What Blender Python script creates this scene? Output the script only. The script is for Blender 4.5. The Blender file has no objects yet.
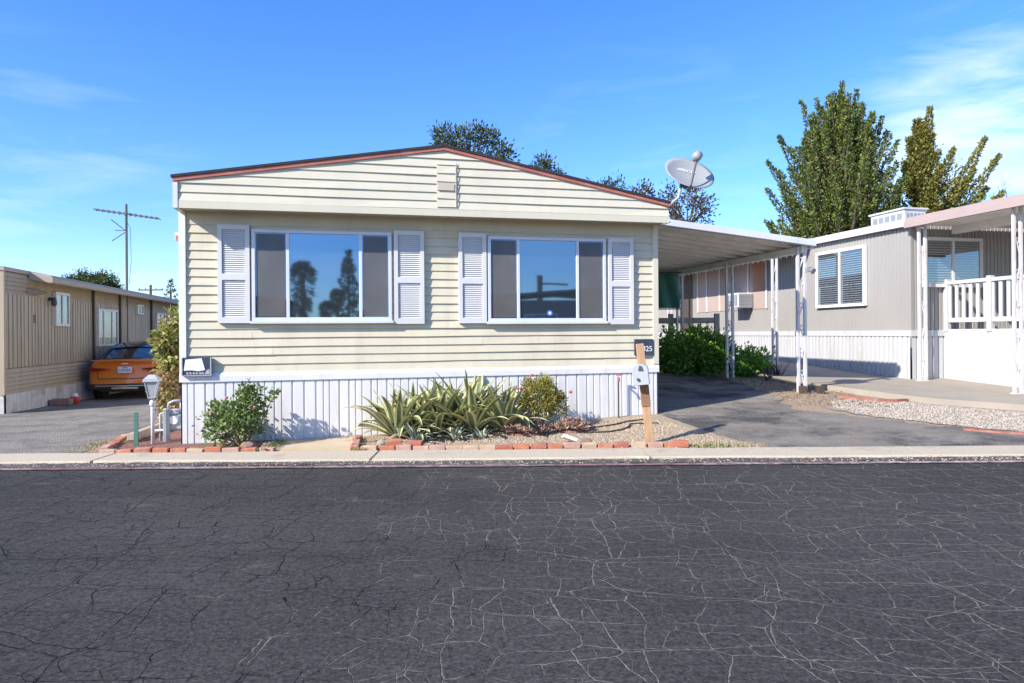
import bpy, bmesh, math, random
import numpy as np
from mathutils import Vector, Matrix, Quaternion
R = math.radians
random.seed(7); rng = np.random.default_rng(7)
sc = bpy.context.scene
COL = sc.collection
TH = R(12.86); CU, SU = math.cos(TH), math.sin(TH)      # the lots stand at this angle to the street

# ------------------------------------------------------------------ terrain
_XS = [-400, -30, -10, -4, 2.2, 4.5, 8, 30, 400]
_GS = [-.023, -.023, -.022, 0, .077, .064, .045, .04, .04]
def slope(X):
    for i in range(len(_XS)-1):
        if X <= _XS[i+1]:
            t = max(0, min(1, (X-_XS[i])/(_XS[i+1]-_XS[i]))); t = t*t*(3-2*t)
            return _GS[i]+(_GS[i+1]-_GS[i])*t
    return _GS[-1]
def ramp(Y):
    a = Y-7.6
    if a <= 0: return 0
    if a < .6: return a*a/1.2
    if a < 9: return a-.3
    if a < 15: return 8.7+(a-9)-(a-9)**2/12
    return 11.7
def G(X, Y):
    z = .03+ramp(Y)*slope(X)
    z += .03*math.exp(-((X-5.2)/.9)**2-((Y-12.0)/.9)**2)
    return z

# ------------------------------------------------------------------ materials
def nodes(name):
    m = bpy.data.materials.new(name); m.use_nodes = True
    nt = m.node_tree; b = nt.nodes['Principled BSDF']
    return m, nt, b
def N(nt, typ, **kw):
    n = nt.nodes.new(typ)
    for k, v in kw.items():
        if k.startswith('_'): setattr(n, k[1:], v)
        else: n.inputs[k.replace('~', ' ')].default_value = v
    return n
def L(nt, a, b): nt.links.new(a, b)
def mixc(nt, fac, a, b):
    n = nt.nodes.new('ShaderNodeMix'); n.data_type = 'RGBA'
    for i, v in ((0, fac), (6, a), (7, b)):
        if hasattr(v, 'links'): L(nt, v, n.inputs[i])
        else: n.inputs[i].default_value = v if not isinstance(v, tuple) else (*v, 1)[:4]
    return n.outputs[2]
def ramp_node(nt, src, stops):
    n = nt.nodes.new('ShaderNodeValToRGB'); L(nt, src, n.inputs[0])
    e = n.color_ramp.elements
    while len(e) < len(stops): e.new(.5)
    for el, (p, c) in zip(e, stops):
        el.position = p; el.color = (*c, 1) if len(c) == 3 else c
    return n.outputs[0]
def math_node(nt, op, a, b=None):
    n = nt.nodes.new('ShaderNodeMath'); n.operation = op
    for i, v in enumerate((a, b)):
        if v is None: continue
        if hasattr(v, 'links'): L(nt, v, n.inputs[i])
        else: n.inputs[i].default_value = v
    return n.outputs[0]
def pos(nt, scale=None):
    g = nt.nodes.new('ShaderNodeNewGeometry')
    if scale is None: return g.outputs['Position']
    mp = nt.nodes.new('ShaderNodeMapping'); mp.inputs['Scale'].default_value = scale
    L(nt, g.outputs['Position'], mp.inputs[0]); return mp.outputs[0]
def noise(nt, vec, scale, detail=4, rough=.6):
    n = N(nt, 'ShaderNodeTexNoise', Scale=scale, Detail=detail, Roughness=rough); L(nt, vec, n.inputs['Vector'])
    return n.outputs['Fac']
def bump(nt, b, h, strength=.3, dist=.01):
    n = N(nt, 'ShaderNodeBump', Strength=strength, Distance=dist); L(nt, h, n.inputs['Height']); L(nt, n.outputs[0], b.inputs['Normal'])
M = {}
def mat(name, col, rough=.6, var=.12, scale=3.0, fine=40.0, bmp=0.0, metal=0.0, dirt=None, dirt_amt=.35, spec=.5, stretch=None):
    m, nt, b = nodes(name)
    p = pos(nt, stretch)
    n1 = noise(nt, p, scale, 5); n2 = noise(nt, p, fine, 3)
    lo = tuple(max(0, c*(1-var)) for c in col); hi = tuple(min(1, c*(1+var)) for c in col)
    c = mixc(nt, ramp_node(nt, n1, [(.3, (0, 0, 0)), (.7, (1, 1, 1))]), lo, hi)
    c = mixc(nt, math_node(nt, 'MULTIPLY', n2, .35), c, lo)
    if dirt:
        n3 = noise(nt, p, scale*.7+.3, 7, .7)
        f = ramp_node(nt, n3, [(.5, (0, 0, 0)), (.72, (dirt_amt,)*3)])
        c = mixc(nt, f, c, dirt)
    L(nt, c, b.inputs['Base Color'])
    b.inputs['Roughness'].default_value = rough; b.inputs['Metallic'].default_value = metal
    b.inputs['Specular IOR Level'].default_value = spec
    if bmp: bump(nt, b, n2, bmp, .006)
    M[name] = m; return m
mat('cream_siding', (.59, .54, .40), .68, .07, 1.2, 60, .08, dirt=(.42, .36, .27), dirt_amt=.42, spec=.25, stretch=(2.2, 2.2, .5))
mat('cream_gable', (.605, .565, .44), .68, .06, 1.0, 60, .08, dirt=(.44, .38, .29), dirt_amt=.36, spec=.25, stretch=(2.2, 2.2, .5))
mat('cream_soffit', (.52, .46, .35), .6, .06, 2, 60, .05)
mat('white_skirt', (.68, .67, .65), .55, .05, 1.8, 50, .05, dirt=(.44, .37, .28), dirt_amt=.5, stretch=(2.5, 2.5, .6))
mat('white_paint', (.61, .605, .59), .5, .04, 2, 50, .03, dirt=(.45, .4, .33), dirt_amt=.16)
mat('chalky_white', (.47, .468, .465), .6, .05, 2, 50, .06, dirt=(.30, .265, .22), dirt_amt=.45, stretch=(2, 2, .5))
mat('white_frame', (.60, .63, .68), .4, .05, 3, 60, .03, dirt=(.4, .4, .42), dirt_amt=.3)
mat('corner_trim', (.70, .72, .68), .5, .05, 2, 50, .03)
mat('red_trim', (.42, .13, .09), .7, .15, 4, 60, .1, dirt=(.55, .35, .3), dirt_amt=.5)
mat('shingle', (.035, .033, .036), .95, .3, 8, 120, .6)
mat('grey_wall', (.30, .285, .262), .6, .05, .8, 50, .04, dirt=(.3, .26, .21), dirt_amt=.2)
mat('pink_wall', (.37, .285, .25), .65, .08, .8, 50, .04, dirt=(.4, .26, .18), dirt_amt=.4)
mat('orange_panel', (.42, .20, .12), .7, .15, 2, 50, .05)
mat('tan_wall', (.40, .325, .225), .55, .12, 1.4, 40, .05, dirt=(.20, .15, .095), dirt_amt=.6, stretch=(3, 3, .35))
mat('tan_roof', (.40, .33, .26), .7, .1, 1, 40, .1, dirt=(.3, .22, .16), dirt_amt=.4)
mat('old_skirt', (.58, .57, .55), .6, .2, 3, 40, .1, dirt=(.2, .14, .09), dirt_amt=.75)
mat('pink_fascia', (.37, .285, .26), .6, .06, 2, 50, .04, dirt=(.45, .3, .24), dirt_amt=.3)
mat('alu_roof', (.46, .46, .46), .45, .06, 1.5, 40, .05, dirt=(.42, .38, .32), dirt_amt=.3)
mat('alu_under', (.86, .84, .78), .5, .08, 1.5, 40, .05, dirt=(.36, .28, .2), dirt_amt=.4)
mat('fascia_white', (.56, .57, .58), .45, .05, 2, 40, .04, dirt=(.4, .35, .3), dirt_amt=.4)
mat('iron_white', (.60, .59, .59), .5, .06, 4, 60, .05, dirt=(.32, .17, .1), dirt_amt=.5)
mat('grey_metal', (.27, .29, .31), .45, .1, 6, 60, .05, .3)
mat('light_grey_metal', (.36, .375, .40), .45, .06, 6, 60, .05)
mat('dark_metal', (.06, .06, .07), .5, .2, 6, 60, .05)
mat('mast_grey', (.11, .115, .12), .6, .1, 6, 60, .05)
mat('dark_brown', (.07, .05, .035), .7, .2, 3, 60, .1)
mat('fence_wood', (.40, .325, .25), .8, .2, 2, 40, .3, stretch=(6, 6, 1))
mat('stake_wood', (.46, .28, .15), .8, .22, 5, 50, .3, stretch=(9, 9, 1.2), dirt=(.28, .16, .08), dirt_amt=.8)
mat('rust_brown', (.24, .125, .06), .8, .2, 5, 50, .2)
mat('pole_wood', (.12, .085, .06), .9, .2, 2, 30, .3, stretch=(5, 5, 1))
mat('bark', (.11, .085, .06), .95, .25, 3, 25, .6, stretch=(4, 4, 1))
mat('pale_bark', (.22, .16, .11), .95, .25, 3, 25, .5)
mat('concrete', (.31, .27, .215), .9, .12, 1.5, 70, .3, dirt=(.28, .22, .15), dirt_amt=.5)
mat('sandy_concrete', (.47, .37, .23), .9, .12, 2.5, 80, .3, dirt=(.5, .46, .4), dirt_amt=.7)
mat('green_tarp', (.03, .17, .12), .6, .2, 3, 30, .1)
mat('green_post', (.04, .13, .10), .6, .2, 5, 40, .1)
mat('red_paint', (.34, .125, .09), .85, .25, 9, 60, .5, dirt=(.33, .26, .20), dirt_amt=.95)
mat('black_rubber', (.02, .02, .02), .7, .2, 6, 60, .1)
mat('chrome', (.5, .5, .5), .2, .05, 6, 60, 0, .9)
mat('red_lens', (.28, .012, .01), .2, .1, 6, 60)
mat('plate_white', (.75, .75, .76), .5, .03)
mat('ink_blue', (.05, .07, .2), .5, .03)
mat('ink_red', (.5, .05, .05), .5, .03)
mat('sign_dark', (.045, .055, .08), .4, .2, 8, 60)
mat('paper', (.78, .77, .76), .8, .05, 8, 60)
mat('sticker_blue', (.06, .2, .55), .4, .05)
mat('lantern_glass', (.38, .40, .38), .35, .1, 8, 60)
mat('blind_white', (.62, .64, .66), .6, .04)
mat('curtain', (.42, .42, .40), .8, .1, 3, 30)
mat('screen_mesh', (.17, .165, .16), .85, .12, 2.5, 200, .2, dirt=(.23, .22, .21), dirt_amt=.8, spec=.2)
mat('dark_room', (.02, .022, .025), .7, .1)
mat('brick_orange', (.42, .15, .08), .9, .2, 9, 60, .7, dirt=(.46, .36, .27), dirt_amt=.75)
mat('brick_red', (.34, .11, .07), .9, .2, 9, 60, .7, dirt=(.44, .33, .25), dirt_amt=.7)
mat('brick_tan', (.46, .33, .22), .9, .15, 9, 60, .7, dirt=(.33, .17, .11), dirt_amt=.7)
mat('brick_pink', (.42, .25, .19), .9, .15, 9, 60, .7, dirt=(.48, .39, .31), dirt_amt=.8)
mat('brown_rock', (.25, .16, .12), .9, .2, 8, 50, .5)
mat('white_stone', (.74, .72, .69), .85, .08, 8, 50, .3)
mat('dish_grey', (.30, .31, .31), .45, .05, 3, 60, .03, dirt=(.24, .24, .24), dirt_amt=.3)
mat('dry_bloom', (.35, .08, .09), .8, .2)
mat('petal_pink', (.55, .12, .2), .7, .2)
mat('roof_far', (.16, .14, .13), .9, .1)
mat('wall_far', (.22, .20, .18), .8, .1)

def leafmat(name, cols, trans=.25, rough=.55):
    m, nt, b = nodes(name)
    g = nt.nodes.new('ShaderNodeNewGeometry')
    n = len(cols)
    c = ramp_node(nt, g.outputs['Random Per Island'], [(i/(n-1), cols[i]) for i in range(n)])
    L(nt, c, b.inputs['Base Color']); b.inputs['Roughness'].default_value = rough
    b.inputs['Specular IOR Level'].default_value = .35
    t = nt.nodes.new('ShaderNodeBsdfTranslucent'); L(nt, c, t.inputs[0])
    mx = nt.nodes.new('ShaderNodeMixShader'); mx.inputs[0].default_value = trans
    L(nt, b.outputs[0], mx.inputs[1]); L(nt, t.outputs[0], mx.inputs[2])
    L(nt, mx.outputs[0], nt.nodes['Material Output'].inputs[0])
    M[name] = m; return m
leafmat('leaf_tree', [(.045, .08, .02), (.095, .145, .035), (.16, .20, .045), (.26, .27, .06)])
leafmat('leaf_tree_yellow', [(.10, .12, .025), (.20, .20, .045), (.31, .27, .06)])
leafmat('leaf_back', [(.03, .05, .02), (.055, .075, .03), (.10, .11, .05)])
leafmat('leaf_brown', [(.06, .06, .035), (.10, .075, .05), (.14, .09, .06)])
leafmat('leaf_pine', [(.035, .06, .015), (.07, .10, .03), (.11, .13, .04)])
leafmat('leaf_dark', [(.02, .03, .015), (.035, .05, .02), (.05, .07, .03)])
leafmat('leaf_rose', [(.08, .13, .035), (.13, .20, .055), (.20, .28, .08), (.32, .36, .14)])
leafmat('leaf_bush', [(.10, .21, .03), (.19, .37, .055), (.31, .52, .10)], .4)
leafmat('leaf_vine', [(.12, .18, .03), (.22, .28, .055), (.33, .36, .11), (.42, .36, .16)])
leafmat('leaf_vine_dry', [(.30, .17, .08), (.42, .27, .13), (.50, .36, .20), (.24, .22, .08)])
leafmat('leaf_shrub', [(.18, .18, .035), (.28, .27, .06), (.38, .30, .09), (.20, .25, .05)])
leafmat('leaf_succulent', [(.22, .13, .10), (.34, .21, .165), (.38, .30, .21), (.46, .26, .20)], .1)
leafmat('leaf_purple', [(.04, .035, .04), (.07, .06, .07), (.12, .10, .10)], .05)
leafmat('agave_green', [(.095, .14, .055), (.145, .19, .08), (.20, .235, .10)], .1, .45)
leafmat('agave_cream', [(.48, .44, .17), (.56, .52, .24), (.60, .58, .34)], .1, .45)
leafmat('agave_blue', [(.16, .22, .16), (.22, .28, .2)], .1, .45)
leafmat('agave_white', [(.50, .53, .38), (.58, .6, .44)], .1, .45)
leafmat('leaf_litter', [(.14, .085, .05), (.22, .15, .09), (.30, .22, .14), (.18, .13, .09)], .05)
leafmat('palm_leaf', [(.05, .06, .03), (.08, .09, .04)], .1)
leafmat('palm_skirt', [(.14, .10, .06), (.2, .15, .09)], .1)

def glass(name, tint, refl=.45, trans=0.0, rough=.01, gc=(.8, .9, .95)):
    m, nt, b = nodes(name)
    b.inputs['Base Color'].default_value = (*tint, 1); b.inputs['Roughness'].default_value = .3
    g = N(nt, 'ShaderNodeBsdfGlossy', Roughness=rough); g.inputs[0].default_value = (*gc, 1)
    n = noise(nt, pos(nt), 1.3, 2); bn = N(nt, 'ShaderNodeBump', Strength=.02, Distance=.02)
    L(nt, n, bn.inputs['Height']); L(nt, bn.outputs[0], g.inputs['Normal'])
    base = b.outputs[0]
    if trans:
        t = N(nt, 'ShaderNodeBsdfTransparent'); mt = N(nt, 'ShaderNodeMixShader', Fac=trans)
        L(nt, base, mt.inputs[1]); L(nt, t.outputs[0], mt.inputs[2]); base = mt.outputs[0]
    mx = N(nt, 'ShaderNodeMixShader', Fac=refl); L(nt, base, mx.inputs[1]); L(nt, g.outputs[0], mx.inputs[2])
    L(nt, mx.outputs[0], nt.nodes['Material Output'].inputs[0]); M[name] = m
glass('glass_mirror', (.035, .042, .045), .55, 0, .025, (.27, .43, .60))
glass('glass_clear', (.02, .03, .035), .18, .8)
glass('glass_car', (.012, .014, .016), .22)

def screen(name):
    m = M[name]; nt = m.node_tree; b = nt.nodes['Principled BSDF']; t = N(nt, 'ShaderNodeBsdfTransparent'); mx = N(nt, 'ShaderNodeMixShader', Fac=.5)
    L(nt, b.outputs[0], mx.inputs[1]); L(nt, t.outputs[0], mx.inputs[2]); L(nt, mx.outputs[0], nt.nodes['Material Output'].inputs[0])
screen('screen_mesh')
def car_paint(name, col):
    m, nt, b = nodes(name)
    b.inputs['Base Color'].default_value = (*col, 1); b.inputs['Roughness'].default_value = .35
    b.inputs['Coat Weight'].default_value = .8; b.inputs['Coat Roughness'].default_value = .05
    M[name] = m
car_paint('orange_paint', (.85, .23, .018)); car_paint('black_paint', (.015, .015, .017))

def asphalt():
    m, nt, b = nodes('asphalt'); p = pos(nt)
    src = p
    for sc0, dt0, amp in ((.7, 1, .55), (4.0, 2, .075), (22.0, 2, .016)):
        warp = N(nt, 'ShaderNodeTexNoise', Scale=sc0, Detail=dt0, Roughness=.5); L(nt, p, warp.inputs['Vector'])
        add = nt.nodes.new('ShaderNodeVectorMath'); add.operation = 'MULTIPLY_ADD'
        L(nt, warp.outputs['Color'], add.inputs[0]); add.inputs[1].default_value = (amp, amp, 0); L(nt, src, add.inputs[2]); src = add.outputs[0]
    mp = nt.nodes.new('ShaderNodeMapping'); mp.inputs['Rotation'].default_value = (0, 0, R(4)); mp.inputs['Scale'].default_value = (1.0, 1.12, 0)
    L(nt, add.outputs[0], mp.inputs[0])
    crumb = math_node(nt, 'SUBTRACT', noise(nt, p, 42, 5, .75), .5); wide = math_node(nt, 'SUBTRACT', noise(nt, p, 3.2, 4, .7), .47)
    def cracks(scale, w, rnd=1.0):
        v = N(nt, 'ShaderNodeTexVoronoi', Scale=scale, _feature='DISTANCE_TO_EDGE', _voronoi_dimensions='2D'); L(nt, mp.outputs[0], v.inputs['Vector'])
        v.inputs['Randomness'].default_value = rnd
        d = math_node(nt, 'ADD', v.outputs['Distance'], math_node(nt, 'MULTIPLY', crumb, w*2.8))
        d = math_node(nt, 'ADD', d, math_node(nt, 'MULTIPLY', wide, w*1.3))
        n = nt.nodes.new('ShaderNodeMapRange'); L(nt, d, n.inputs[0]); n.inputs[1].default_value = w; n.inputs[2].default_value = w*.35; n.inputs[3].default_value = 0; n.inputs[4].default_value = 1
        return n.outputs[0]
    c1 = cracks(1.3, .0075, .5); c2 = cracks(2.9, .0145, .5); c3 = cracks(5.2, .021, .6)
    sx = nt.nodes.new('ShaderNodeSeparateXYZ'); L(nt, p, sx.inputs[0])
    big = noise(nt, p, .55, 3)
    mid = noise(nt, p, 1.7, 4)
    m2 = ramp_node(nt, mid, [(.30, (.15,)*3), (.46, (1, 1, 1))])
    m3 = ramp_node(nt, noise(nt, pos(nt, (1, 1.6, 1)), .9, 4), [(.42, (0, 0, 0)), (.56, (.9, .9, .9))])
    brk = ramp_node(nt, noise(nt, p, 6.5, 5, .75), [(.36, (.12,)*3), (.54, (1, 1, 1))])
    ck = math_node(nt, 'MAXIMUM', math_node(nt, 'MULTIPLY', c1, .95), math_node(nt, 'MULTIPLY', c2, m2))
    ck = math_node(nt, 'MULTIPLY', math_node(nt, 'MAXIMUM', ck, math_node(nt, 'MULTIPLY', c3, m3)), brk)
    gv = N(nt, 'ShaderNodeTexVoronoi', Scale=95); L(nt, p, gv.inputs['Vector']); gs = nt.nodes.new('ShaderNodeSeparateColor'); L(nt, gv.outputs['Color'], gs.inputs[0])
    fn = gs.outputs[0]; fn2 = noise(nt, p, 30, 6, .8)
    base = mixc(nt, ramp_node(nt, big, [(.35, (0, 0, 0)), (.65, (1, 1, 1))]), (.050, .0475, .0435), (.074, .070, .064))
    # broad bands where tyres have polished the surface, along the street
    band = noise(nt, pos(nt, (.12, 1.1, 1)), 1.0, 3)
    base = mixc(nt, ramp_node(nt, band, [(.42, (0, 0, 0)), (.62, (.55,)*3)]), base, (.039, .037, .0345))
    base = mixc(nt, ramp_node(nt, fn, [(.55, (0, 0, 0)), (.98, (.55,)*3)]), base, (.105, .101, .096))
    base = mixc(nt, ramp_node(nt, gs.outputs[1], [(.6, (0, 0, 0)), (.95, (.5,)*3)]), base, (.02, .0195, .019))
    base = mixc(nt, ramp_node(nt, fn2, [(.38, (.7,)*3), (.52, (0, 0, 0))]), base, (.015, .015, .016))
    base = mixc(nt, ramp_node(nt, fn2, [(.56, (0, 0, 0)), (.70, (.6,)*3)]), base, (.085, .082, .08))
    # worn sandy patches
    wp = noise(nt, pos(nt, (.8, 1.6, 1)), 1.5, 9, .78)
    base = mixc(nt, ramp_node(nt, wp, [(.60, (0, 0, 0)), (.68, (.55,)*3)]), base, (.15, .135, .118))
    # cracks: dust filled (pale) mostly on the right, open (dark) on the left
    side = nt.nodes.new('ShaderNodeMapRange'); L(nt, sx.outputs[0], side.inputs[0]); side.inputs[1].default_value = -2.2; side.inputs[2].default_value = 1.2
    sd = math_node(nt, 'ADD', side.outputs[0], math_node(nt, 'SUBTRACT', math_node(nt, 'MULTIPLY', noise(nt, p, 2.0, 4), 2.6), 1.3))
    sd = ramp_node(nt, sd, [(.3, (0, 0, 0)), (.6, (1, 1, 1))])
    cc = mixc(nt, sd, (.008, .008, .009), (.215, .19, .16))
    col = mixc(nt, ck, base, cc)
    L(nt, col, b.inputs['Base Color']); b.inputs['Roughness'].default_value = .95; b.inputs['Specular IOR Level'].default_value = .12
    h = math_node(nt, 'SUBTRACT', math_node(nt, 'MULTIPLY', fn, .35), math_node(nt, 'MULTIPLY', ck, .9))
    bump(nt, b, h, .8, .010)
    M['asphalt'] = m
asphalt()
def speckle(name, cols, scale, rough=.95, bstr=.8, patch=None, stretch=None, worn=None):
    m, nt, b = nodes(name); p = pos(nt)
    v = N(nt, 'ShaderNodeTexVoronoi', Scale=scale); L(nt, p, v.inputs['Vector'])
    sep = nt.nodes.new('ShaderNodeSeparateColor'); L(nt, v.outputs['Color'], sep.inputs[0])
    n = len(cols)
    c = ramp_node(nt, sep.outputs[0], [(i/(n-1), cols[i]) for i in range(n)])
    if patch:
        pc, lo, hi, sc_ = patch
        f = ramp_node(nt, noise(nt, pos(nt, stretch), sc_, 9, .74), [(lo, (0, 0, 0)), (hi, (.85,)*3)])
        c = mixc(nt, f, c, pc)
    if worn:
        f = ramp_node(nt, noise(nt, pos(nt, worn[2]), worn[1], 8, .68), [(.46, (0, 0, 0)), (.56, (.85,)*3)])
        c = mixc(nt, f, c, worn[0])
    c = mixc(nt, math_node(nt, 'MULTIPLY', noise(nt, p, scale*2.3, 3), .4), c, tuple(x*.45 for x in cols[0]))
    L(nt, c, b.inputs['Base Color']); b.inputs['Roughness'].default_value = rough; b.inputs['Specular IOR Level'].default_value = .2
    h = math_node(nt, 'SUBTRACT', noise(nt, p, scale*.5, 4), v.outputs['Distance'])
    bump(nt, b, h, bstr, .012); M[name] = m
speckle('dirt', [(.26, .19, .13), (.38, .29, .20), (.44, .35, .25), (.32, .235, .155)], 45, patch=((.24, .16, .10), .54, .68, 1.8))
speckle('tan_gravel', [(.28, .21, .14), (.42, .33, .22), (.50, .41, .30), (.36, .27, .18), (.46, .40, .32)], 60, bstr=1)
speckle('grey_gravel', [(.24, .20, .16), (.36, .32, .27), (.44, .40, .345), (.29, .24, .19), (.45, .41, .35)], 38, bstr=1)
speckle('old_asphalt', [(.055, .054, .054), (.12, .115, .108), (.085, .08, .077)], 60, bstr=1.0, patch=((.36, .32, .265), .45, .58, 1.1), stretch=(.7, 1, 1), worn=((.27, .24, .20), .42, (1, 1.2, 1)))
speckle('grey_drive', [(.22, .20, .175), (.36, .33, .285), (.17, .155, .135)], 60, bstr=1.0, patch=((.135, .125, .112), .45, .62, 1.6), stretch=(.8, .9, 1))
speckle('kerb_concrete', [(.46, .39, .29), (.58, .50, .38), (.52, .45, .34)], 80, bstr=.5, patch=((.30, .24, .17), .56, .72, 1.6))
speckle('mulch', [(.20, .09, .07), (.28, .14, .11), (.34, .2, .16), (.14, .07, .05)], 55, bstr=1)
speckle('edge_grit', [(.06, .06, .062), (.10, .095, .09), (.16, .14, .115), (.05, .05, .052)], 60, bstr=.8, patch=((.26, .22, .16), .55, .68, 2.2))
def worn_line():
    m, nt, b = nodes('worn_line'); p = pos(nt)
    f = ramp_node(nt, noise(nt, p, 14, 7, .75), [(.40, (0, 0, 0)), (.60, (1, 1, 1))])
    sx = nt.nodes.new('ShaderNodeSeparateXYZ'); L(nt, p, sx.inputs[0])
    w = ramp_node(nt, noise(nt, pos(nt, (.35, 0, 0)), 1.0, 2), [(.42, (.26, .10, .10)), (.58, (.50, .37, .34))])
    c = mixc(nt, f, (.06, .06, .065), w)
    L(nt, c, b.inputs['Base Color']); b.inputs['Roughness'].default_value = .9; bump(nt, b, noise(nt, p, 120, 3), .5, .006)
    M['worn_line'] = m
worn_line()

# ------------------------------------------------------------------ mesh builder
class MB:
    def __init__(s): s.v = []; s.f = []; s.mi = []
    def add(s, vs, fs, mi=0):
        o = len(s.v); s.v += [tuple(x) for x in vs]; s.f += [tuple(i+o for i in f) for f in fs]; s.mi += [mi]*len(fs); return s
    def box(s, x0, x1, y0, y1, z0, z1, mi=0):
        return s.add([(x0,y0,z0),(x1,y0,z0),(x1,y1,z0),(x0,y1,z0),(x0,y0,z1),(x1,y0,z1),(x1,y1,z1),(x0,y1,z1)],
            [(0,3,2,1),(4,5,6,7),(0,1,5,4),(1,2,6,5),(2,3,7,6),(3,0,4,7)], mi)
    def obox(s, c, size, rot=None, mi=0):
        a, b, d = (q/2 for q in size); rot = rot or Matrix.Identity(3); c = Vector(c)
        vs = [c+rot@Vector((x, y, z)) for z in (-d, d) for x, y in ((-a,-b),(a,-b),(a,b),(-a,b))]
        return s.add(vs, [(0,3,2,1),(4,5,6,7),(0,1,5,4),(1,2,6,5),(2,3,7,6),(3,0,4,7)], mi)
    def tube(s, pts, r, n=8, mi=0, cap=True):
        pts = [Vector(p) for p in pts]; rs = r if isinstance(r, (list, tuple)) else [r]*len(pts)
        ring = []; ref = None
        for i, p in enumerate(pts):
            t = (pts[min(i+1, len(pts)-1)]-pts[max(i-1, 0)]).normalized()
            if ref is None: ref = Vector((0, 0, 1)) if abs(t.z) < .9 else Vector((1, 0, 0))
            a = (ref-t*ref.dot(t)).normalized(); b = t.cross(a); ref = a
            ring.append([p+(a*math.cos(2*math.pi*k/n)+b*math.sin(2*math.pi*k/n))*rs[i] for k in range(n)])
        vs = [v for q in ring for v in q]
        fs = [(i*n+k, i*n+(k+1) % n, (i+1)*n+(k+1) % n, (i+1)*n+k) for i in range(len(pts)-1) for k in range(n)]
        if cap: fs += [tuple(range(n))[::-1], tuple((len(pts)-1)*n+k for k in range(n))]
        return s.add(vs, fs, mi)
    def lathe(s, prof, c=(0, 0, 0), n=12, mi=0):
        vs = [(c[0]+r*math.cos(2*math.pi*k/n), c[1]+r*math.sin(2*math.pi*k/n), c[2]+z) for r, z in prof for k in range(n)]
        fs = [(i*n+k, i*n+(k+1) % n, (i+1)*n+(k+1) % n, (i+1)*n+k) for i in range(len(prof)-1) for k in range(n)]
        return s.add(vs, fs+[tuple(range(n))[::-1], tuple((len(prof)-1)*n+k for k in range(n))], mi)
    def prism(s, poly, axis, a, b, mi=0):        # polygon in the two other axes, swept along axis from a to b
        def P(p, w):
            return {'x': (w, p[0], p[1]), 'y': (p[0], w, p[1]), 'z': (p[0], p[1], w)}[axis]
        n = len(poly); vs = [P(p, a) for p in poly]+[P(p, b) for p in poly]
        return s.add(vs, [tuple(range(n)), tuple(range(n, 2*n))[::-1]]+[(i, i+n, (i+1) % n+n, (i+1) % n) for i in range(n)], mi)
    def ribs(s, p0, p1, out, z0, z1, pitch, depth, groove=.25, jit=0, mi=0):   # vertically ribbed sheet from p0 to p1 (z0 may be a function)
        p0 = Vector((*p0, 0)); p1 = Vector((*p1, 0)); D = p1-p0; Ln = D.length; D.normalize(); O = Vector((*out, 0))
        t = 0; prof = []
        while t < Ln-1e-4:
            w = pitch*(1+random.uniform(-jit, jit)); e = min(.008, w*.08)
            for a, h in ((0, depth), (w*(1-groove)-e, depth), (w*(1-groove), 0), (w-e, 0)):
                if t+a < Ln: prof.append((t+a, h))
            t += w
        prof.append((Ln, prof[-1][1]))
        vs = []
        for a, h in prof:
            q = p0+D*a+O*h; zb = z0(a) if callable(z0) else z0
            vs += [(q.x, q.y, zb), (q.x, q.y, z1)]
        return s.add(vs, [(2*i, 2*i+2, 2*i+3, 2*i+1) for i in range(len(prof)-1)], mi)
    def laps(s, xl, xr, y, z0, z1, pitch, proj, mi=0, out=-1):           # lap siding on a wall facing -y; xl, xr may be functions of z
        fl = xl if callable(xl) else (lambda z: xl); fr = xr if callable(xr) else (lambda z: xr)
        z = z0
        while z < z1-1e-3:
            t = min(z+pitch, z1); a, b, c, d = fl(z), fr(z), fl(t), fr(t)
            if b-a < .01: break
            yi = y+out*.002; nseg = max(1, int((b-a)/.9)); joint = random.randint(1, nseg) if nseg > 2 and abs((b-a)-(d-c)) < .02 else 0
            us = [0]+[(i+random.uniform(-.3, .3))/nseg for i in range(1, nseg)]+[1]
            off = [(random.uniform(-.0035, .0035), random.uniform(-.0035, .0035)) for _ in us]
            for i in range(nseg):
                x0, x1 = a+(b-a)*us[i], a+(b-a)*us[i+1]; X0, X1 = c+(d-c)*us[i], c+(d-c)*us[i+1]
                (p0, q0), (p1, q1) = off[i], off[i+1]
                if i+1 == joint: p1 += .004; x1 += .006; X1 += .006
                y0_, y1_ = y+out*(proj+p0), y+out*(proj+p1)
                s.add([(x0, y0_, z+q0), (x1, y1_, z+q1), (X1, yi, t), (X0, yi, t), (x0, y, z), (x1, y, z)], [(0, 1, 2, 3), (0, 4, 5, 1), (0, 3, 4), (1, 5, 2)], mi)
            z = t
        return s
    def build(s, name, mats, parent=None, smooth=False, bevel=0, loc=None):
        me = bpy.data.meshes.new(name); me.from_pydata(s.v, [], s.f)
        for m in (mats if isinstance(mats, (list, tuple)) else [mats]): me.materials.append(M[m] if isinstance(m, str) else m)
        me.polygons.foreach_set('material_index', s.mi)
        if smooth: me.polygons.foreach_set('use_smooth', [True]*len(s.f))
        bm = bmesh.new(); bm.from_mesh(me); bmesh.ops.recalc_face_normals(bm, faces=bm.faces); bm.to_mesh(me); bm.free()
        me.update()
        o = bpy.data.objects.new(name, me); COL.objects.link(o)
        if parent: o.parent = parent
        if loc: o.location = loc
        if bevel:
            b = o.modifiers.new('bevel', 'BEVEL'); b.width = bevel; b.segments = 2; b.limit_method = 'ANGLE'
        return o
def thing(name, label, cat, loc=(0, 0, 0), rotz=0, group=None):
    o = bpy.data.objects.new(name, None); COL.objects.link(o); o.location = loc; o.rotation_euler = (0, 0, rotz)
    return tag(o, label, cat, group)
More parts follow.
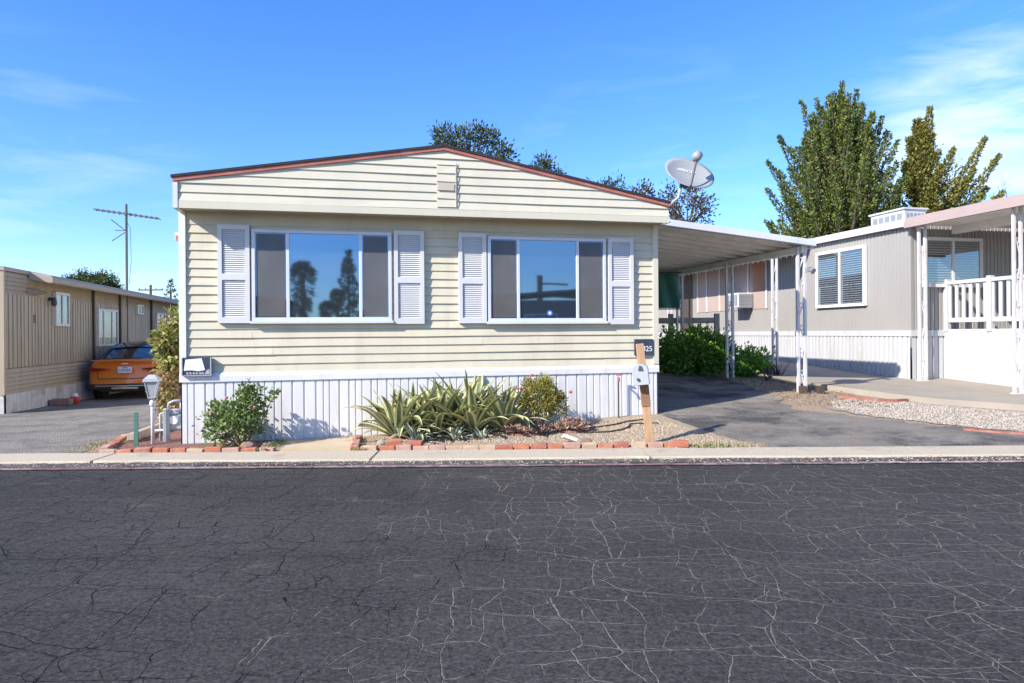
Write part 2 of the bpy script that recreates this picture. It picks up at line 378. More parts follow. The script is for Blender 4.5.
def tag(o, label, cat, group=None, kind=None):
    if label: o['label'] = label
    if cat: o['category'] = cat
    if group: o['group'] = group
    if kind: o['kind'] = kind
    return o
def struct(o, label, cat): return tag(o, label, cat, None, 'structure')
def text(name, body, size, m, parent, loc, rot, ext=.001):
    cu = bpy.data.curves.new(name, 'FONT'); cu.body = body; cu.size = size; cu.extrude = ext; cu.align_x = 'CENTER'; cu.align_y = 'CENTER'
    cu.materials.append(M[m]); o = bpy.data.objects.new('text_curve', cu); COL.objects.link(o); me = bpy.data.meshes.new_from_object(o.evaluated_get(bpy.context.evaluated_depsgraph_get())); bpy.data.objects.remove(o)
    o = bpy.data.objects.new(name, me); COL.objects.link(o); o.parent = parent; o.location = loc; o.rotation_euler = rot
    return o
def copy_tree(o, parent=None):
    c = o.copy(); COL.objects.link(c)
    if parent: c.parent = parent
    for ch in list(o.children): copy_tree(ch, c)
    return c
def local(root, x, y):                             # a point of a lot's own frame, in the world
    return root[0]+x*CU-y*SU, root[1]+x*SU+y*CU

def rough_mesh(name, V, F, mats, parent=None, mi=None, smooth=False):
    V = np.asarray(V, dtype=np.float32); F = np.asarray(F, dtype=np.int32)
    me = bpy.data.meshes.new(name); me.vertices.add(len(V)); me.vertices.foreach_set('co', V.ravel())
    k = F.shape[1]; me.loops.add(F.size); me.loops.foreach_set('vertex_index', F.ravel())
    me.polygons.add(len(F)); me.polygons.foreach_set('loop_start', np.arange(0, F.size, k, dtype=np.int32))
    for m in mats: me.materials.append(M[m])
    if mi is not None: me.polygons.foreach_set('material_index', np.asarray(mi, dtype=np.int32))
    if smooth: me.polygons.foreach_set('use_smooth', np.ones(len(F), dtype=bool))
    me.update(calc_edges=True); me.validate()
    o = bpy.data.objects.new(name, me); COL.objects.link(o)
    if parent: o.parent = parent
    return o
def unit(a): return a/np.maximum(np.linalg.norm(a, axis=1, keepdims=True), 1e-6)
def leaves(name, P, D, Ln, W, mats, parent=None, mi=None):
    P = np.asarray(P); D = unit(np.asarray(D)); n = len(P)
    S = unit(np.cross(D, rng.normal(size=(n, 3)))); U = np.cross(S, D)
    Ln = np.broadcast_to(Ln, n)[:, None]*rng.uniform(.7, 1.25, (n, 1)); W = np.broadcast_to(W, n)[:, None]*rng.uniform(.75, 1.2, (n, 1))
    V = np.stack([P, P+D*Ln*.45+S*W*.5+U*W*.15, P+D*Ln-U*Ln*.12, P+D*Ln*.45-S*W*.5+U*W*.15], 1).reshape(-1, 3)
    return rough_mesh(name, V, np.arange(4*n).reshape(-1, 4), mats, parent, mi)

# ------------------------------------------------------------------ ground sheets
def axis(lo, hi, st, far):
    a = list(np.arange(lo, hi+1e-6, st)); f = [12, 6, 3, 1.5]
    return [lo-far*x for x in (40, 20, 10, 5, 2.5, 1.2, .5, .2)]+a+[hi+far*x for x in (.2, .5, 1.2, 2.5, 5, 10, 20, 40)]
xs = axis(-14, 14, .2, 12); ys = axis(-4, 20, .2, 12)
V = [(x, y, G(x, y)) for y in ys for x in xs]; nx = len(xs)
F = [(j*nx+i, j*nx+i+1, (j+1)*nx+i+1, (j+1)*nx+i) for j in range(len(ys)-1) for i in range(nx-1)]
struct(rough_mesh('ground', V, F, ['dirt'], smooth=True), 'bare tan dirt of the lots, spreading under everything', 'ground')
def sheet(name, poly, m, off, label, cat, side=None, wob=0, step=.22):
    if wob:                                        # an uneven outline where nothing kerbs it
        q = []
        for a, b in zip(poly, poly[1:]+poly[:1]):
            n = max(1, int(math.hypot(b[0]-a[0], b[1]-a[1])/.15)); 
            for k in range(n):
                t = k/n; j = wob if k else 0
                q.append((a[0]+(b[0]-a[0])*t+random.uniform(-j, j), a[1]+(b[1]-a[1])*t+random.uniform(-j, j)))
        poly = q
    bm = bmesh.new(); f = bm.faces.new([bm.verts.new((x, y, 0)) for x, y in poly])
    bmesh.ops.triangulate(bm, faces=[f])
    for _ in range(9):
        es = [e for e in bm.edges if e.calc_length() > step*1.6]
        if not es: break
        bmesh.ops.subdivide_edges(bm, edges=es, cuts=1); bmesh.ops.triangulate(bm, faces=[f for f in bm.faces if len(f.verts) > 3])
    for v in bm.verts: v.co.z = G(v.co.x, v.co.y)+off
    if side:
        r = bmesh.ops.extrude_edge_only(bm, edges=[e for e in bm.edges if e.is_boundary])
        for v in r['geom']:
            if isinstance(v, bmesh.types.BMVert): v.co.z -= side
    bmesh.ops.recalc_face_normals(bm, faces=bm.faces)
    me = bpy.data.meshes.new(name); bm.to_mesh(me); bm.free(); me.materials.append(M[m])
    o = bpy.data.objects.new(name, me); COL.objects.link(o); return struct(o, label, cat)
MBr = MB().add([(-80, -2.2, .036), (80, -2.2, .036), (80, 7.40, .036), (-80, 7.40, .036)], [(0, 1, 2, 3)])
struct(MBr.build('road', 'asphalt'), 'dark cracked asphalt street across the foreground', 'road')
def wavy_strip(name, y0, y1, z, m, label, cat, amp=.02, x0=-14, x1=14):
    n = 240; V = []
    for i in range(n+1):
        x = x0+(x1-x0)*i/n
        a = y0+amp*math.sin(x*1.7)*.4+random.uniform(-amp, amp)*.5; b = y1+random.uniform(-amp, amp)*.5
        V += [(x, a, z), (x, b, z)]
    return struct(rough_mesh(name, V, [(2*i, 2*i+2, 2*i+3, 2*i+1) for i in range(n)], [m]), label, cat)
wavy_strip('road_edge', 7.16, 7.398, .041, 'edge_grit', 'gritty broken asphalt edge along the pale kerb', 'road edge', .10)
wavy_strip('painted_line', 7.02, 7.125, .046, 'worn_line', 'worn pinkish red painted line along the street edge', 'line', .012)
k = MB(); n = 180                                  # the low concrete strip: a real step with a rounded lip
prof = [(7.39, .0), (7.395, .05), (7.41, .062), (7.9, .064), (7.9, .0)]
kx = sorted([-30+60*i/n for i in range(n+1)]+[-29+3.05*j+e for j in range(19) for e in (-.014, -.012, .012, .014)]); n = len(kx)-1
for i in range(n+1):
    x = kx[i]; jn = any(abs(x-(-29+3.05*j)) < .0125 for j in range(19)); w = .02*math.sin(x*1.1)+random.uniform(-.018, .018)
    k.v += [(x, y+(w if j < 3 else 0), z if z == 0 else z+max(0, G(x, y)-.03)-(.03 if jn else 0)+random.uniform(-.003, .003)) for j, (y, z) in enumerate(prof)]
k.f = [(i*5+j, (i+1)*5+j, (i+1)*5+j+1, i*5+j+1) for i in range(n) for j in range(4)]; k.mi = [0]*len(k.f)
struct(k.build('kerb', 'kerb_concrete'), 'pale low concrete kerb strip along the street', 'kerb')
struct(MB().box(-80, 80, -2.5, -2.2, 0, .12).build('kerb', 'kerb_concrete'), 'pale concrete kerb on the far side of the street', 'kerb')
HOME = (-4.198, 8.65); LEFT = (-9.95, 13.3); RIGHT = (8.22, 14.0)
a0 = local(LEFT, .03, 0); a1 = local(LEFT, .03, 20)
sheet('driveway', [(-14, 7.91), (-5.1, 7.91), (-5.25, 8.6), (-5.5, 9.6), local(HOME, -1.0, 3), local(HOME, -1.0, 16), (-14, 26), a1, a0, (-14, 12.4)],
      'grey_drive', .005, 'light grey worn driveway beside the tan mobile home', 'driveway', wob=.03)
sheet('driveway', [(2.05, 9.62), (2.75, 8.5), (3.15, 7.91), (14, 7.91), (14, 8.05), (7.2, 8.5), (6.2, 8.95), (5.2, 9.8), (4.35, 10.55), (4.55, 11.8), (4.5, 13.9), local(HOME, 9.7, 7), local(HOME, 6.62, 6), local(HOME, 6.62, .2)],
      'old_asphalt', .005, 'dark patched asphalt driveway under the carport', 'driveway', wob=.10)
sheet('gravel_bed', [(-1.8, 7.91), (3.1, 7.91), (2.7, 8.5), (2.0, 9.6), local(HOME, 6.5, -.03), local(HOME, 2.35, -.03), (-1.95, 8.3)],
      'tan_gravel', .010, 'tan gravel garden bed before the cream home', 'gravel', wob=.03)
sheet('gravel_patch', [(14, 8.1), (7.2, 8.55), (6.25, 9.0), (5.25, 9.85), (4.9, 10.6), (5.3, 11.4), (6.2, 11.75), (7.6, 10.6), (9.2, 9.6), (14, 9.4)],
      'grey_gravel', .010, 'pale grey gravel between driveway and concrete slab on the right', 'gravel', wob=.08)
sheet('walkway', [(-2.95, 7.9), (-1.86, 7.9), (-2.0, 8.4), (-2.1, 9.1), local(HOME, 2.2, -.03), local(HOME, 1.0, -.03), (-3.1, 8.5)],
      'sandy_concrete', .012, 'sandy concrete pad before the white skirting', 'walkway')
sheet('planter_soil', [(-4.88, 8.0), (-2.98, 8.0), (-3.05, 8.45), local(HOME, 1.1, -.03), local(HOME, -.01, -.03), local(HOME, -.01, 3), local(HOME, -.85, 3), (-5.22, 9.3)],
      'mulch', .016, 'reddish bark soil of the raised bed by the rose', 'soil', wob=.02)
sheet('concrete_slab', [local(RIGHT, 5, .0), local(RIGHT, -.01, 0), local(RIGHT, -.01, 14), local(RIGHT, -1.2, 14), (5.2, 14.2), (5.75, 12.6), (6.9, 11.2), (8.5, 10.2), (10.5, 9.6), (13.5, 9.6)],
      'concrete', .10, 'tan stained concrete slab along the grey mobile home', 'slab', side=.16)
# red kerb remnants on the right
def curved_strip(pts, w, h, m, label):
    b = MB()
    for i, (x, y) in enumerate(pts):
        t = Vector(pts[min(i+1, len(pts)-1)])-Vector(pts[max(i-1, 0)]); t.normalize(); nrm = Vector((-t.y, t.x)); z = G(x, y)
        for s, hh in ((-1, -.05), (-.9, h), (.9, h), (1, -.05)): b.v.append((x+nrm.x*w/2*s, y+nrm.y*w/2*s, z+hh))
    b.f = [(4*i+j, 4*i+4+j, 4*i+5+j, 4*i+1+j) for i in range(len(pts)-1) for j in range(3)]+[(0, 1, 2, 3), tuple(4*len(pts)-4+j for j in range(4))[::-1]]
    b.mi = [0]*len(b.f)
    return tag(b.build('kerb_edging', m), label, 'edging')
curved_strip([(5.55, 11.55), (5.75, 11.38), (6.05, 11.28), (6.35, 11.28), (6.6, 11.4)], .10, .055, 'red_paint', 'curved red topped concrete edging half buried in gravel near the slab')
curved_strip([(5.95, 8.98), (6.3, 8.78), (6.8, 8.6), (7.4, 8.45), (8.2, 8.3)], .12, .025, 'red_paint', 'straight faded red edging between grey gravel and dark driveway')

# ------------------------------------------------------------------ main mobile home
H = thing('mobile_home', 'cream lap sided mobile home with white shutters and shallow gable roof', 'mobile home', (HOME[0], HOME[1], 0), TH)
WL = 6.5; DEP = 14
def gz(x, y=0): return G(*local(HOME, x, y))
w = MB(); w.box(0, WL, .0, DEP, .84, 3.10); w.laps(.05, WL-.05, 0, .935, 2.84, .1125, .019)
w.box(.05, WL-.05, -.012, 0.001, 2.84, 3.01)
w.build('wall', 'cream_siding', H)
b = MB(); b.prism([(-.035, .825), (-.035, .895), (-.026, .935), (.0, .945), (.0, .825)], 'x', -.03, WL+.03); b.box(-.03, -.001, 0, DEP, .825, .935); b.box(WL+.001, WL+.03, 0, DEP, .825, .935)
b.build('flashing_band', 'white_skirt', H)
for x0, x1, m in ((-.025, .055, 'corner_trim'), (WL-.055, WL+.025, 'cream_gable')):
    MB().box(x0, x1, -.036, .06, .946, 3.012).build('corner_trim', m, H)
s = MB(); s.ribs((0, -.002), (WL, -.002), (0, -1), lambda a: gz(a)-.05, .826, .118, .015, .17, .45)
s.ribs((WL+.0, 0), (WL+.0, DEP), (1, 0), lambda a: gz(WL, a)-.05, .826, .13, .02, .3, .2); s.ribs((0, DEP), (0, 0), (-1, 0), lambda a: gz(0, DEP-a)-.05, .826, .13, .02, .3, .2)
s.build('skirting', 'white_skirt', H)
# gable
GY = -.35; xl0, xr0, xa = .012, WL+.042, 3.315; zb = 2.987; zl, za, zr = 3.314, 3.855, 3.228
def gl(z): return xl0 if z <= zl else xl0+(z-zl)/(za-zl)*(xa-xl0)
def gr(z): return xr0 if z <= zr else xr0-(z-zr)/(za-zr)*(xr0-xa)
g = MB(); g.prism([(xl0, zb+.04), (xr0, zb+.04), (xr0, zr), (xa, za), (xl0, zl)], 'y', GY+.012, .3)
g.laps(gl, gr, GY+.01, zb+.085, za, .1125, .020); g.box(xl0, xr0, GY-.014, GY+.01, zb-.005, zb+.082)
g.build('gable', 'cream_gable', H)
MB().box(xl0-.02, xl0+.035, GY-.02, .5, zb-.006, zl-.02).build('gable_corner', 'white_paint', H)
sf = MB(); sf.box(xl0, xr0, GY+.012, .0, zb+.02, zb+.038)
for i in range(110): sf.box(xl0+.03+i*.06, xl0+.045+i*.06, GY+.03, -.02, zb+.012, zb+.0201)
sf.build('soffit', 'cream_soffit', H)
p = MB(); p.laps(xa-.10, xa+.15, GY-.008, 3.10, 3.70, .1125, .016); p.build('seam_cover', 'cream_gable', H)
p = MB(); p.box(xa-.09, xa+.13, GY-.032, GY-.0245, 3.32, 3.42); p.build('patch_panel', 'cream_soffit', H)
MB().tube([(xa+.155, GY-.024, 3.10), (xa+.157, GY-.024, 3.70)], .005, 6).build('seam_strip', 'cream_soffit', H)
rf = MB(); ov = GY-.024
for (x0, z0, x1, z1) in ((xl0-.04, zl+.0, xa, za+.01), (xa, za+.01, xr0+.03, zr-.005)):
    dx = .0
    rf.prism([(x0, z0+.036), (x1, z1+.036), (x1, z1+.068), (x0, z0+.068)], 'y', ov-.012, DEP+.2)
rf.build('roof', 'shingle', H)
rt = MB()
for (x0, z0, x1, z1) in ((xl0-.02, zl, xa, za+.01), (xa, za+.01, xr0+.015, zr-.005)):
    rt.prism([(x0, z0-.008), (x1, z1-.008), (x1, z1+.035), (x0, z0+.035)], 'y', ov, GY+.05)
rt.build('rake_trim', 'red_trim', H)
# windows and shutters
def front_window(x0, x1, z0, z1, m1, m2, sticker=False):
    fr = MB(); y = -.06; t = .042
    fr.box(x0, x1, y, -.003, z1-t, z1); fr.box(x0, x1, y, -.003, z0, z0+t*1.1); fr.box(x0, x0+t, y, -.003, z0+t*1.1, z1-t); fr.box(x1-t, x1, y, -.003, z0+t*1.1, z1-t)
    for m in (m1, m2): fr.box(m-.021, m+.021, y+.006, -.003, z0+t*1.1, z1-t)
    fr.box(x0-.02, x1+.02, y-.03, -.003, z0-.035, z0-.0005)
    f = fr.build('window', 'white_frame', H, bevel=.004)
    MB().box(m1+.021, m2-.021, -.036, -.022, z0+t*1.1, z1-t).build('pane', 'glass_mirror', f)
    for a, c in ((x0+t, m1-.021), (m2+.021, x1-t)):
        MB().box(a, c, -.030, -.020, z0+t*1.1, z1-t).build('pane', 'glass_mirror', f)
        sm = MB().box(a+.012, c-.012, -.044, -.041, z0+t*1.1+.012, z1-t-.012).build('insect_screen', 'screen_mesh', f)
    if sticker:
        st = MB(); c = (m1+m2)/2+.02; st.prism([(c+.042*math.cos(R(22.5+45*i)), z0+.12+.042*math.sin(R(22.5+45*i))) for i in range(8)], 'y', -.0395, -.0362)
        st.prism([(c+.02*math.cos(R(45*i)), z0+.12+.02*math.sin(R(45*i))) for i in range(8)], 'y', -.041, -.0396, 1)
        st.build('sticker', ['sticker_blue', 'paper'], f)
front_window(.85, 2.635, 1.60, 2.79, 1.296, 2.225)
front_window(3.957, 5.70, 1.58, 2.775, 4.395, 5.27, True)
def shutter(x0, x1, z0, z1):
    s = MB(); y0, y1 = -.065, -.016; st = .052
    s.box(x0, x0+st, y0, y1, z0, z1); s.box(x1-st, x1, y0, y1, z0, z1)
    zm = z0+(z1-z0)*.47
    for a, c in ((z0, z0+.075), (zm-.04, zm+.04), (z1-.06, z1)): s.box(x0+st, x1-st, y0, y1, a, c)
    s.box(x0+st, x1-st, -.026, y1, z0+.075, z1-.06)
    for a, c in ((z0+.075, zm-.04), (zm+.04, z1-.06)):
        n = int((c-a)/.026)
        for i in range(n):
            z = a+(i+.5)*(c-a)/n
            s.obox(((x0+x1)/2, -.042, z), (x1-x0-2*st, .028, .006), Matrix.Rotation(R(58), 3, 'X'))
    s.build('shutter', 'white_paint', H)
for q in ((.438, .825, 1.575, 2.84), (2.665, 3.07, 1.555, 2.82), (3.545, 3.935, 1.56, 2.81), (5.735, 6.125, 1.535, 2.79)): shutter(*q)
l = MB(); l.box(-.09, -.001, .06, .14, 2.64, 2.74); o = l.build('wall_lamp', 'white_paint', H); MB().box(-.075, -.012, .04, .0595, 2.63, 2.70).build('lens', 'red_trim', o)
# number plaques
t = thing('number_sign', 'dark framed number plaque with torn white paper by the left corner', 'sign', (*local(HOME, .185, -.02), .905), TH)
q = MB(); q.box(-.17, .17, -.05, 0, 0, .235); q.build('backing', 'sign_dark', t)
q = MB(); q.box(-.175, .175, -.06, -.0505, 0, .012); q.box(.16, .175, -.06, -.0505, .012, .235); q.box(-.175, -.165, -.06, -.0505, .012, .235); q.build('frame', 'light_grey_metal', t)
q = MB(); q.prism([(-.15, .07), (-.13, .21), (.06, .225), (.08, .15), (.10, .075), (.02, .062), (-.06, .075)], 'y', -.056, -.051); q.build('torn_paper', 'paper', t)
q = MB()
for i, x in enumerate((-.12, -.085, -.045, -.01, .03, .06)): q.box(x, x+.02, -.054, -.051, .022, .05); q.box(x+.02, x+.027, -.054, -.051, .022, .036)
q.prism([(.09, .02), (.155, .02), (.15, .09), (.12, .075)], 'y', -.053, -.051); q.build('lettering', 'light_grey_metal', t)
t = thing('number_sign', 'small dark house number plaque 825 behind the wooden stake', 'sign', (*local(HOME, 6.29, -.02), 1.07), TH)
q = MB(); q.box(-.15, .14, -.03, 0, .01, .245); q.build('backing', 'sign_dark', t)
text('digits', '825', .11, 'paper', t, (.045, -.032, .10), (R(90), 0, 0))

# ------------------------------------------------------------------ satellite dish
D = thing('satellite_dish', 'grey oval satellite dish on curved mast at the right eave', 'satellite dish', (*local(HOME, 6.62, .05), 3.25), TH)
q = MB(); q.tube([(-.02, -.1, -.03), (.1, -.1, .06), (.22, -.12, .16), (.27, -.12, .36)], .024, 8); q.box(-.16, .06, -.2, 0, -.045, -.02)
q.build('mast', 'light_grey_metal', D, True)
nrm = Vector((.02, -.80, .60)).normalized(); major = Vector((.9, .3, -.56)); major = (major-nrm*major.dot(nrm)).normalized(); minor = nrm.cross(major).normalized()
if minor.z < 0: minor = -minor
cen = Vector((.40, -.14, .54)); q = MB(); nr, na = 7, 32; vs = []
for sgn in (0, 1):
    for i in range(nr+1):
        for k2 in range(na):
            a = 2*math.pi*k2/na; r = i/nr
            vs.append(cen+major*(.385*r*math.cos(a))+minor*(.33*r*math.sin(a))+nrm*(.07*r*r-.07-.012*sgn))
fs = []
for sgn in (0, 1):
    o0 = sgn*(nr+1)*na
    fs += [(o0+i*na+k2, o0+i*na+(k2+1) % na, o0+(i+1)*na+(k2+1) % na, o0+(i+1)*na+k2) for i in range(nr) for k2 in range(na)]
fs += [(nr*na+k2, nr*na+(k2+1) % na, (2*nr+1)*na+(k2+1) % na, (2*nr+1)*na+k2) for k2 in range(na)]
q.add(vs, fs); rfl = q.build('reflector', 'dish_grey', D, True)
low = cen-minor*.33; tip = cen+nrm*.26+minor*.0
q = MB(); q.tube([low-nrm*.06, low+nrm*.02, tip], .016, 8); q.tube([low-nrm*.06, Vector((.27, -.12, .36))], .03, 8); q.build('arm', 'dark_metal', D)
q = MB(); q.tube([tip-nrm*.05, tip+Vector((0, -.0, .03)), tip+nrm*.08], [.045, .075, .06], 14); q.build('receiver', 'dish_grey', D, True)
mt = Matrix((major, minor, nrm)).transposed()
text('logo', 'DIRECTV', .075, 'paper', D, cen+minor*.09-nrm*.052-major*.03, mt.to_euler(), .002)

# ------------------------------------------------------------------ carport
CP = thing('carport', 'aluminium carport roof on white scroll posts beside the cream home', 'carport', (HOME[0], HOME[1], 0), TH)
cx0, cx1, cy0, cy1 = WL+.085, 10.03, 1.15, 9.6
def cz(x): return 3.255-(x-cx0)*.101
q = MB(); n = 19; prof = []
for i in range(n):
    a = cy0+.05+i*(cy1-cy0-.1)/n; st = (cy1-cy0-.1)/n
    prof += [(a, 0), (a+st*.86, 0), (a+st*.865, -.065), (a+st*.955, -.065), (a+st*.96, 0)]
prof.append((cy1-.05, 0)); V = []
for y, h in prof: V += [(cx0, y, cz(cx0)+.075+h), (cx1, y, cz(cx1)+.075+h), (cx0, y, cz(cx0)+.082), (cx1, y, cz(cx1)+.082)]
q.add(V, [f for i in range(len(prof)-1) for f in ((4*i, 4*i+4, 4*i+5, 4*i+1), (4*i+2, 4*i+3, 4*i+7, 4*i+6))]); q.build('roof_panel', 'alu_under', CP)
q = MB(); V = []
for x in (cx0, cx1+.03): V += [(x, cy0-.06, cz(x)-.0), (x, cy0-.04, cz(x)+.115), (x, cy0+.06, cz(x)+.125), (x, cy0+.05, cz(x)-.0)]
q.add(V, [(0, 4, 5, 1), (1, 5, 6, 2), (2, 6, 7, 3), (3, 7, 4, 0), (0, 1, 2, 3), (4, 7, 6, 5)])
q.build('front_fascia', 'fascia_white', CP, bevel=.008)
q = MB(); q.box(cx1-.01, cx1+.05, cy0+.061, cy1, cz(cx1)-.03, cz(cx1)+.15); q.build('side_fascia', 'fascia_white', CP)
q = MB(); q.box(cx1-.16, cx1-.06, cy0+.08, cy1, cz(cx1)-.10, cz(cx1)+.015); q.build('beam', 'alu_under', CP)
def scroll_post(root, x, y, zt, zb, along=(1, 0), gap=.14, name='post', zig=.40, m='iron_white', tw=.045):
    ax = Vector((*along, 0)); q = MB()
    rot = Matrix.Rotation(math.atan2(along[1], along[0]), 3, 'Z')
    for s in (-.5, .5):
        c = Vector((x, y, 0))+ax*gap*s; q.obox((c.x, c.y, (zt+zb)/2), (tw, tw, zt-zb), rot)
    q.obox((x, y, zb+.012), (gap+.1, .09, .024), rot)
    p_ = q.build(name, m, root)
    q = MB(); z = zb+.12; side = 1
    while z < zt-zig:
        pts = []
        for i in range(13):
            u = i/12; w_ = math.cos(math.pi*u)*side; pts.append(Vector((x, y, z+u*zig))+ax*(gap/2-.02)*w_)
        q.tube(pts, .011, 5, cap=False)
        c0 = Vector((x, y, z+zig*.5))
        q.tube([c0+ax*(.035*math.cos(a)*side)+Vector((0, 0, .05*math.sin(a)+.06)) for a in [k3*math.pi/5 for k3 in range(-2, 8)]], .010, 5, cap=False)
        z += zig; side = -side
    q.build('scroll', m, p_)
    return p_
px = 9.86
for i, y in enumerate((1.25, 3.63, 5.9, 8.2)):
    X, Y = local(HOME, px, y); scroll_post(CP, px, y, cz(px)-.02 if True else 0, G(X, Y)-.03, (1, 0), .14)
q = MB(); q.obox((px+.10, 1.18, 2.50), (.06, .1, .08)); q.tube([(px+.10, 1.13, 2.50), (px+.11, 1.06, 2.46)], [.03, .055], 10); q.build('flood_light', 'grey_metal', CP)
# string of lights under the outer edge
t = thing('light_string', 'string of small bulbs hung under the carport edge', 'string lights', (HOME[0], HOME[1], 0), TH)
q = MB(); nb = 44; pts = []
for i in range(nb*2+1):
    y = cy0+.1+i*(cy1-cy0-.4)/(nb*2); pts.append((cx1-.02, y, cz(cx1)-.045-.025*(i % 2)))
q.tube(pts, .006, 5); q.build('cord', 'dark_metal', t)
proto = MB().lathe([(.004, .0), (.022, -.012), (.024, -.034), (.008, -.054)], n=8).build('bulb', 'blind_white', t, True)
for i in range(nb):
    o = proto if i == 0 else proto.copy()
    if i: COL.objects.link(o)
    o.parent = t; o.location = pts[2*i+1]
t = thing('shade_cloth', 'green shade cloth hung beneath the carport', 'shade cloth', (3.42, 16.4, 1.99))
q = MB(); V = []
for i in range(13):
    for j in range(9): V.append((i*.052, .04*math.sin(i*.9+j*.4)+.02*random.random(), j*.105))
q.add(V, [(i*9+j, i*9+9+j, i*9+10+j, i*9+1+j) for i in range(12) for j in range(8)]); q.build('cloth', 'green_tarp', t, True)
for z in (.86, -.02): MB().tube([(-.05, .02, z), (.68, .02, z)], .014, 6).build('rod', 'dark_metal', t)
# wooden rail fence behind the carport bushes
t = thing('rail_fence', 'brown wooden post and rail fence behind the green bush', 'fence', (2.9, 16.7, 0))
for x in (.05, 1.0, 2.13): MB().box(x-.06, x+.06, -.05, .05, G(2.9+x, 16.7)-.1, 1.86).build('post', 'fence_wood', t, bevel=.01)
MB().box(-.5, 2.04, -.085, -.052, 1.62, 1.76).build('rail', 'fence_wood', t); MB().box(-.5, 2.04, -.085, -.052, 1.12, 1.26).build('rail', 'fence_wood', t)

# ------------------------------------------------------------------ right mobile home
RH = thing('mobile_home', 'grey ribbed mobile home with white skirting and pink porch awning', 'mobile home', (RIGHT[0], RIGHT[1], 0), TH)
FZ = 1.40; EZ = 3.60
def rz(x, y): return G(*local(RIGHT, x, y))
RL = 15
w = MB(); w.box(.02, 5.5, .02, RL, FZ-.1, EZ); w.ribs((.0, RL), (.0, 0), (-1, 0), FZ, EZ, .10, .016, .22, .15); w.ribs((0, 0), (5.5, 0), (0, -1), FZ, EZ, .10, .016, .22, .15); w.box(-.02, .03, -.02, .03, FZ, EZ)
w.build('wall', 'grey_wall', RH)
s = MB(); s.ribs((0, RL), (0, 0), (-1, 0), lambda a: rz(0, RL-a)-.05, FZ-.1, .13, .032, .30, .15); s.ribs((0, 0), (5.5, 0), (0, -1), lambda a: rz(a, 0)-.05, FZ-.1, .13, .02, .25, .15)
s.build('skirting', 'chalky_white', RH)
q = MB(); q.box(-.045, -.0, -.045, RL, FZ-.11, FZ+.01); q.box(0, 5.5, -.045, 0, FZ-.11, FZ+.01); q.build('flashing_band', 'chalky_white', RH)
q = MB(); q.prism([(-.12, EZ), (2.75, EZ+.5), (5.6, EZ), (5.6, EZ+.05), (2.75, EZ+.56), (-.12, EZ+.05)], 'y', -.08, RL+.1); q.build('roof', 'alu_roof', RH)
q = MB(); q.box(-.14, -.06, -.1, RL, EZ-.05, EZ+.10); q.build('roof_trim', 'fascia_white', RH)
q = MB(); q.prism([(.0, EZ), (2.75, EZ+.49), (5.5, EZ)], 'y', .0, .05); q.build('gable', 'grey_wall', RH)
def win(root, axis_, a0, a1, z0, z1, mull, blind=True, fm='white_paint', name='window', back='dark_room', out=1, t=.07, pane='glass_clear', cur=False):
    # axis_ 'y': on the wall x=0 facing -x (or +x with out=-1); axis_ 'x': on the wall y=0 facing -y
    def B(mb, u0, u1, w0, w1, c0, c1, mi=0):
        if axis_ == 'y': mb.box(*sorted((-out*w0, -out*w1)), u0, u1, c0, c1, mi)
        else: mb.box(u0, u1, -w1, -w0, c0, c1, mi)
    f = MB(); B(f, a0, a1, .017, .09, z1-t, z1); B(f, a0, a1, .017, .09, z0, z0+t); B(f, a0, a0+t, .017, .09, z0+t, z1-t); B(f, a1-t, a1, .017, .09, z0+t, z1-t)
    for m_ in mull: B(f, m_-t*.4, m_+t*.4, .017, .085, z0+t, z1-t)
    f = f.build(name, fm, root)
    p_ = MB(); B(p_, a0+t*.8, a1-t*.8, .066, .070, z0+t*.8, z1-t*.8); p_.build('pane', pane, f)
    bk = MB(); B(bk, a0+t*.8, a1-t*.8, .018, .022, z0+t*.8, z1-t*.8); bk.build('backing', back, f)
    if blind:
        q = MB(); n = int((z1-z0-2*t)/.05)
        for i in range(n):
            z = z0+t+(i+.5)*(z1-z0-2*t)/n
            c = (a0+a1)/2; Lw = a1-a0-2*t
            if axis_ == 'y': q.obox((-out*.042, c, z), (.034, Lw, .004), Matrix.Rotation(R(-40*out), 3, 'Y'))
            else: q.obox((c, -.042, z), (Lw, .034, .004), Matrix.Rotation(R(40), 3, 'X'))
        q.build('blind', 'blind_white', f)
    if cur:
        q = MB()
        for k_ in range(2):
            c0 = a0+t if k_ == 0 else a1-t-(a1-a0)*.28
            B(q, c0, c0+(a1-a0)*.28, .03, .04, z0+t, z1-t)
        q.build('curtain', 'curtain', f)
    return f
win(RH, 'y', 1.2, 2.87, 1.97, 3.33, (2.03,))
win(RH, 'x', .26, 1.72, 2.30, 3.33, (.98,))
q = MB(); q.box(-.03, -.005, 5.0, 8.9, 2.05, 3.48); pk = q.build('bay_panel', 'pink_wall', RH)
for y in (5.0, 5.9, 6.7, 7.5, 8.3, 8.9): MB().box(-.055, -.031, y-.03, y+.03, 2.05, 3.48).build('mullion', 'white_paint', pk)
MB().box(-.045, -.031, 5.06, 5.66, 2.55, 3.42).build('board', 'orange_panel', pk)
q = MB(); q.box(-.04, -.017, 9.3, 10.2, 1.45, 3.4); q.build('door', 'dark_brown', RH)
t = MB(); t.box(-.52, -.05, 5.65, 6.25, 2.1, 2.52); ac = t.build('window_air_conditioner', 'white_paint', RH, bevel=.01)
t = MB()
for i in range(9): t.box(-.50, -.06, 5.636, 5.6495, 2.14+i*.04, 2.155+i*.04)
for i in range(4): t.box(-.533, -.5205, 5.69+i*.14, 5.79+i*.14, 2.15, 2.47)
t.build('grille', 'grey_metal', ac)
for y in (3.2, 9.0): scroll_post(RH, -1.0, y, 3.30, rz(-1.0, y)+.09, (1, 0), .12)
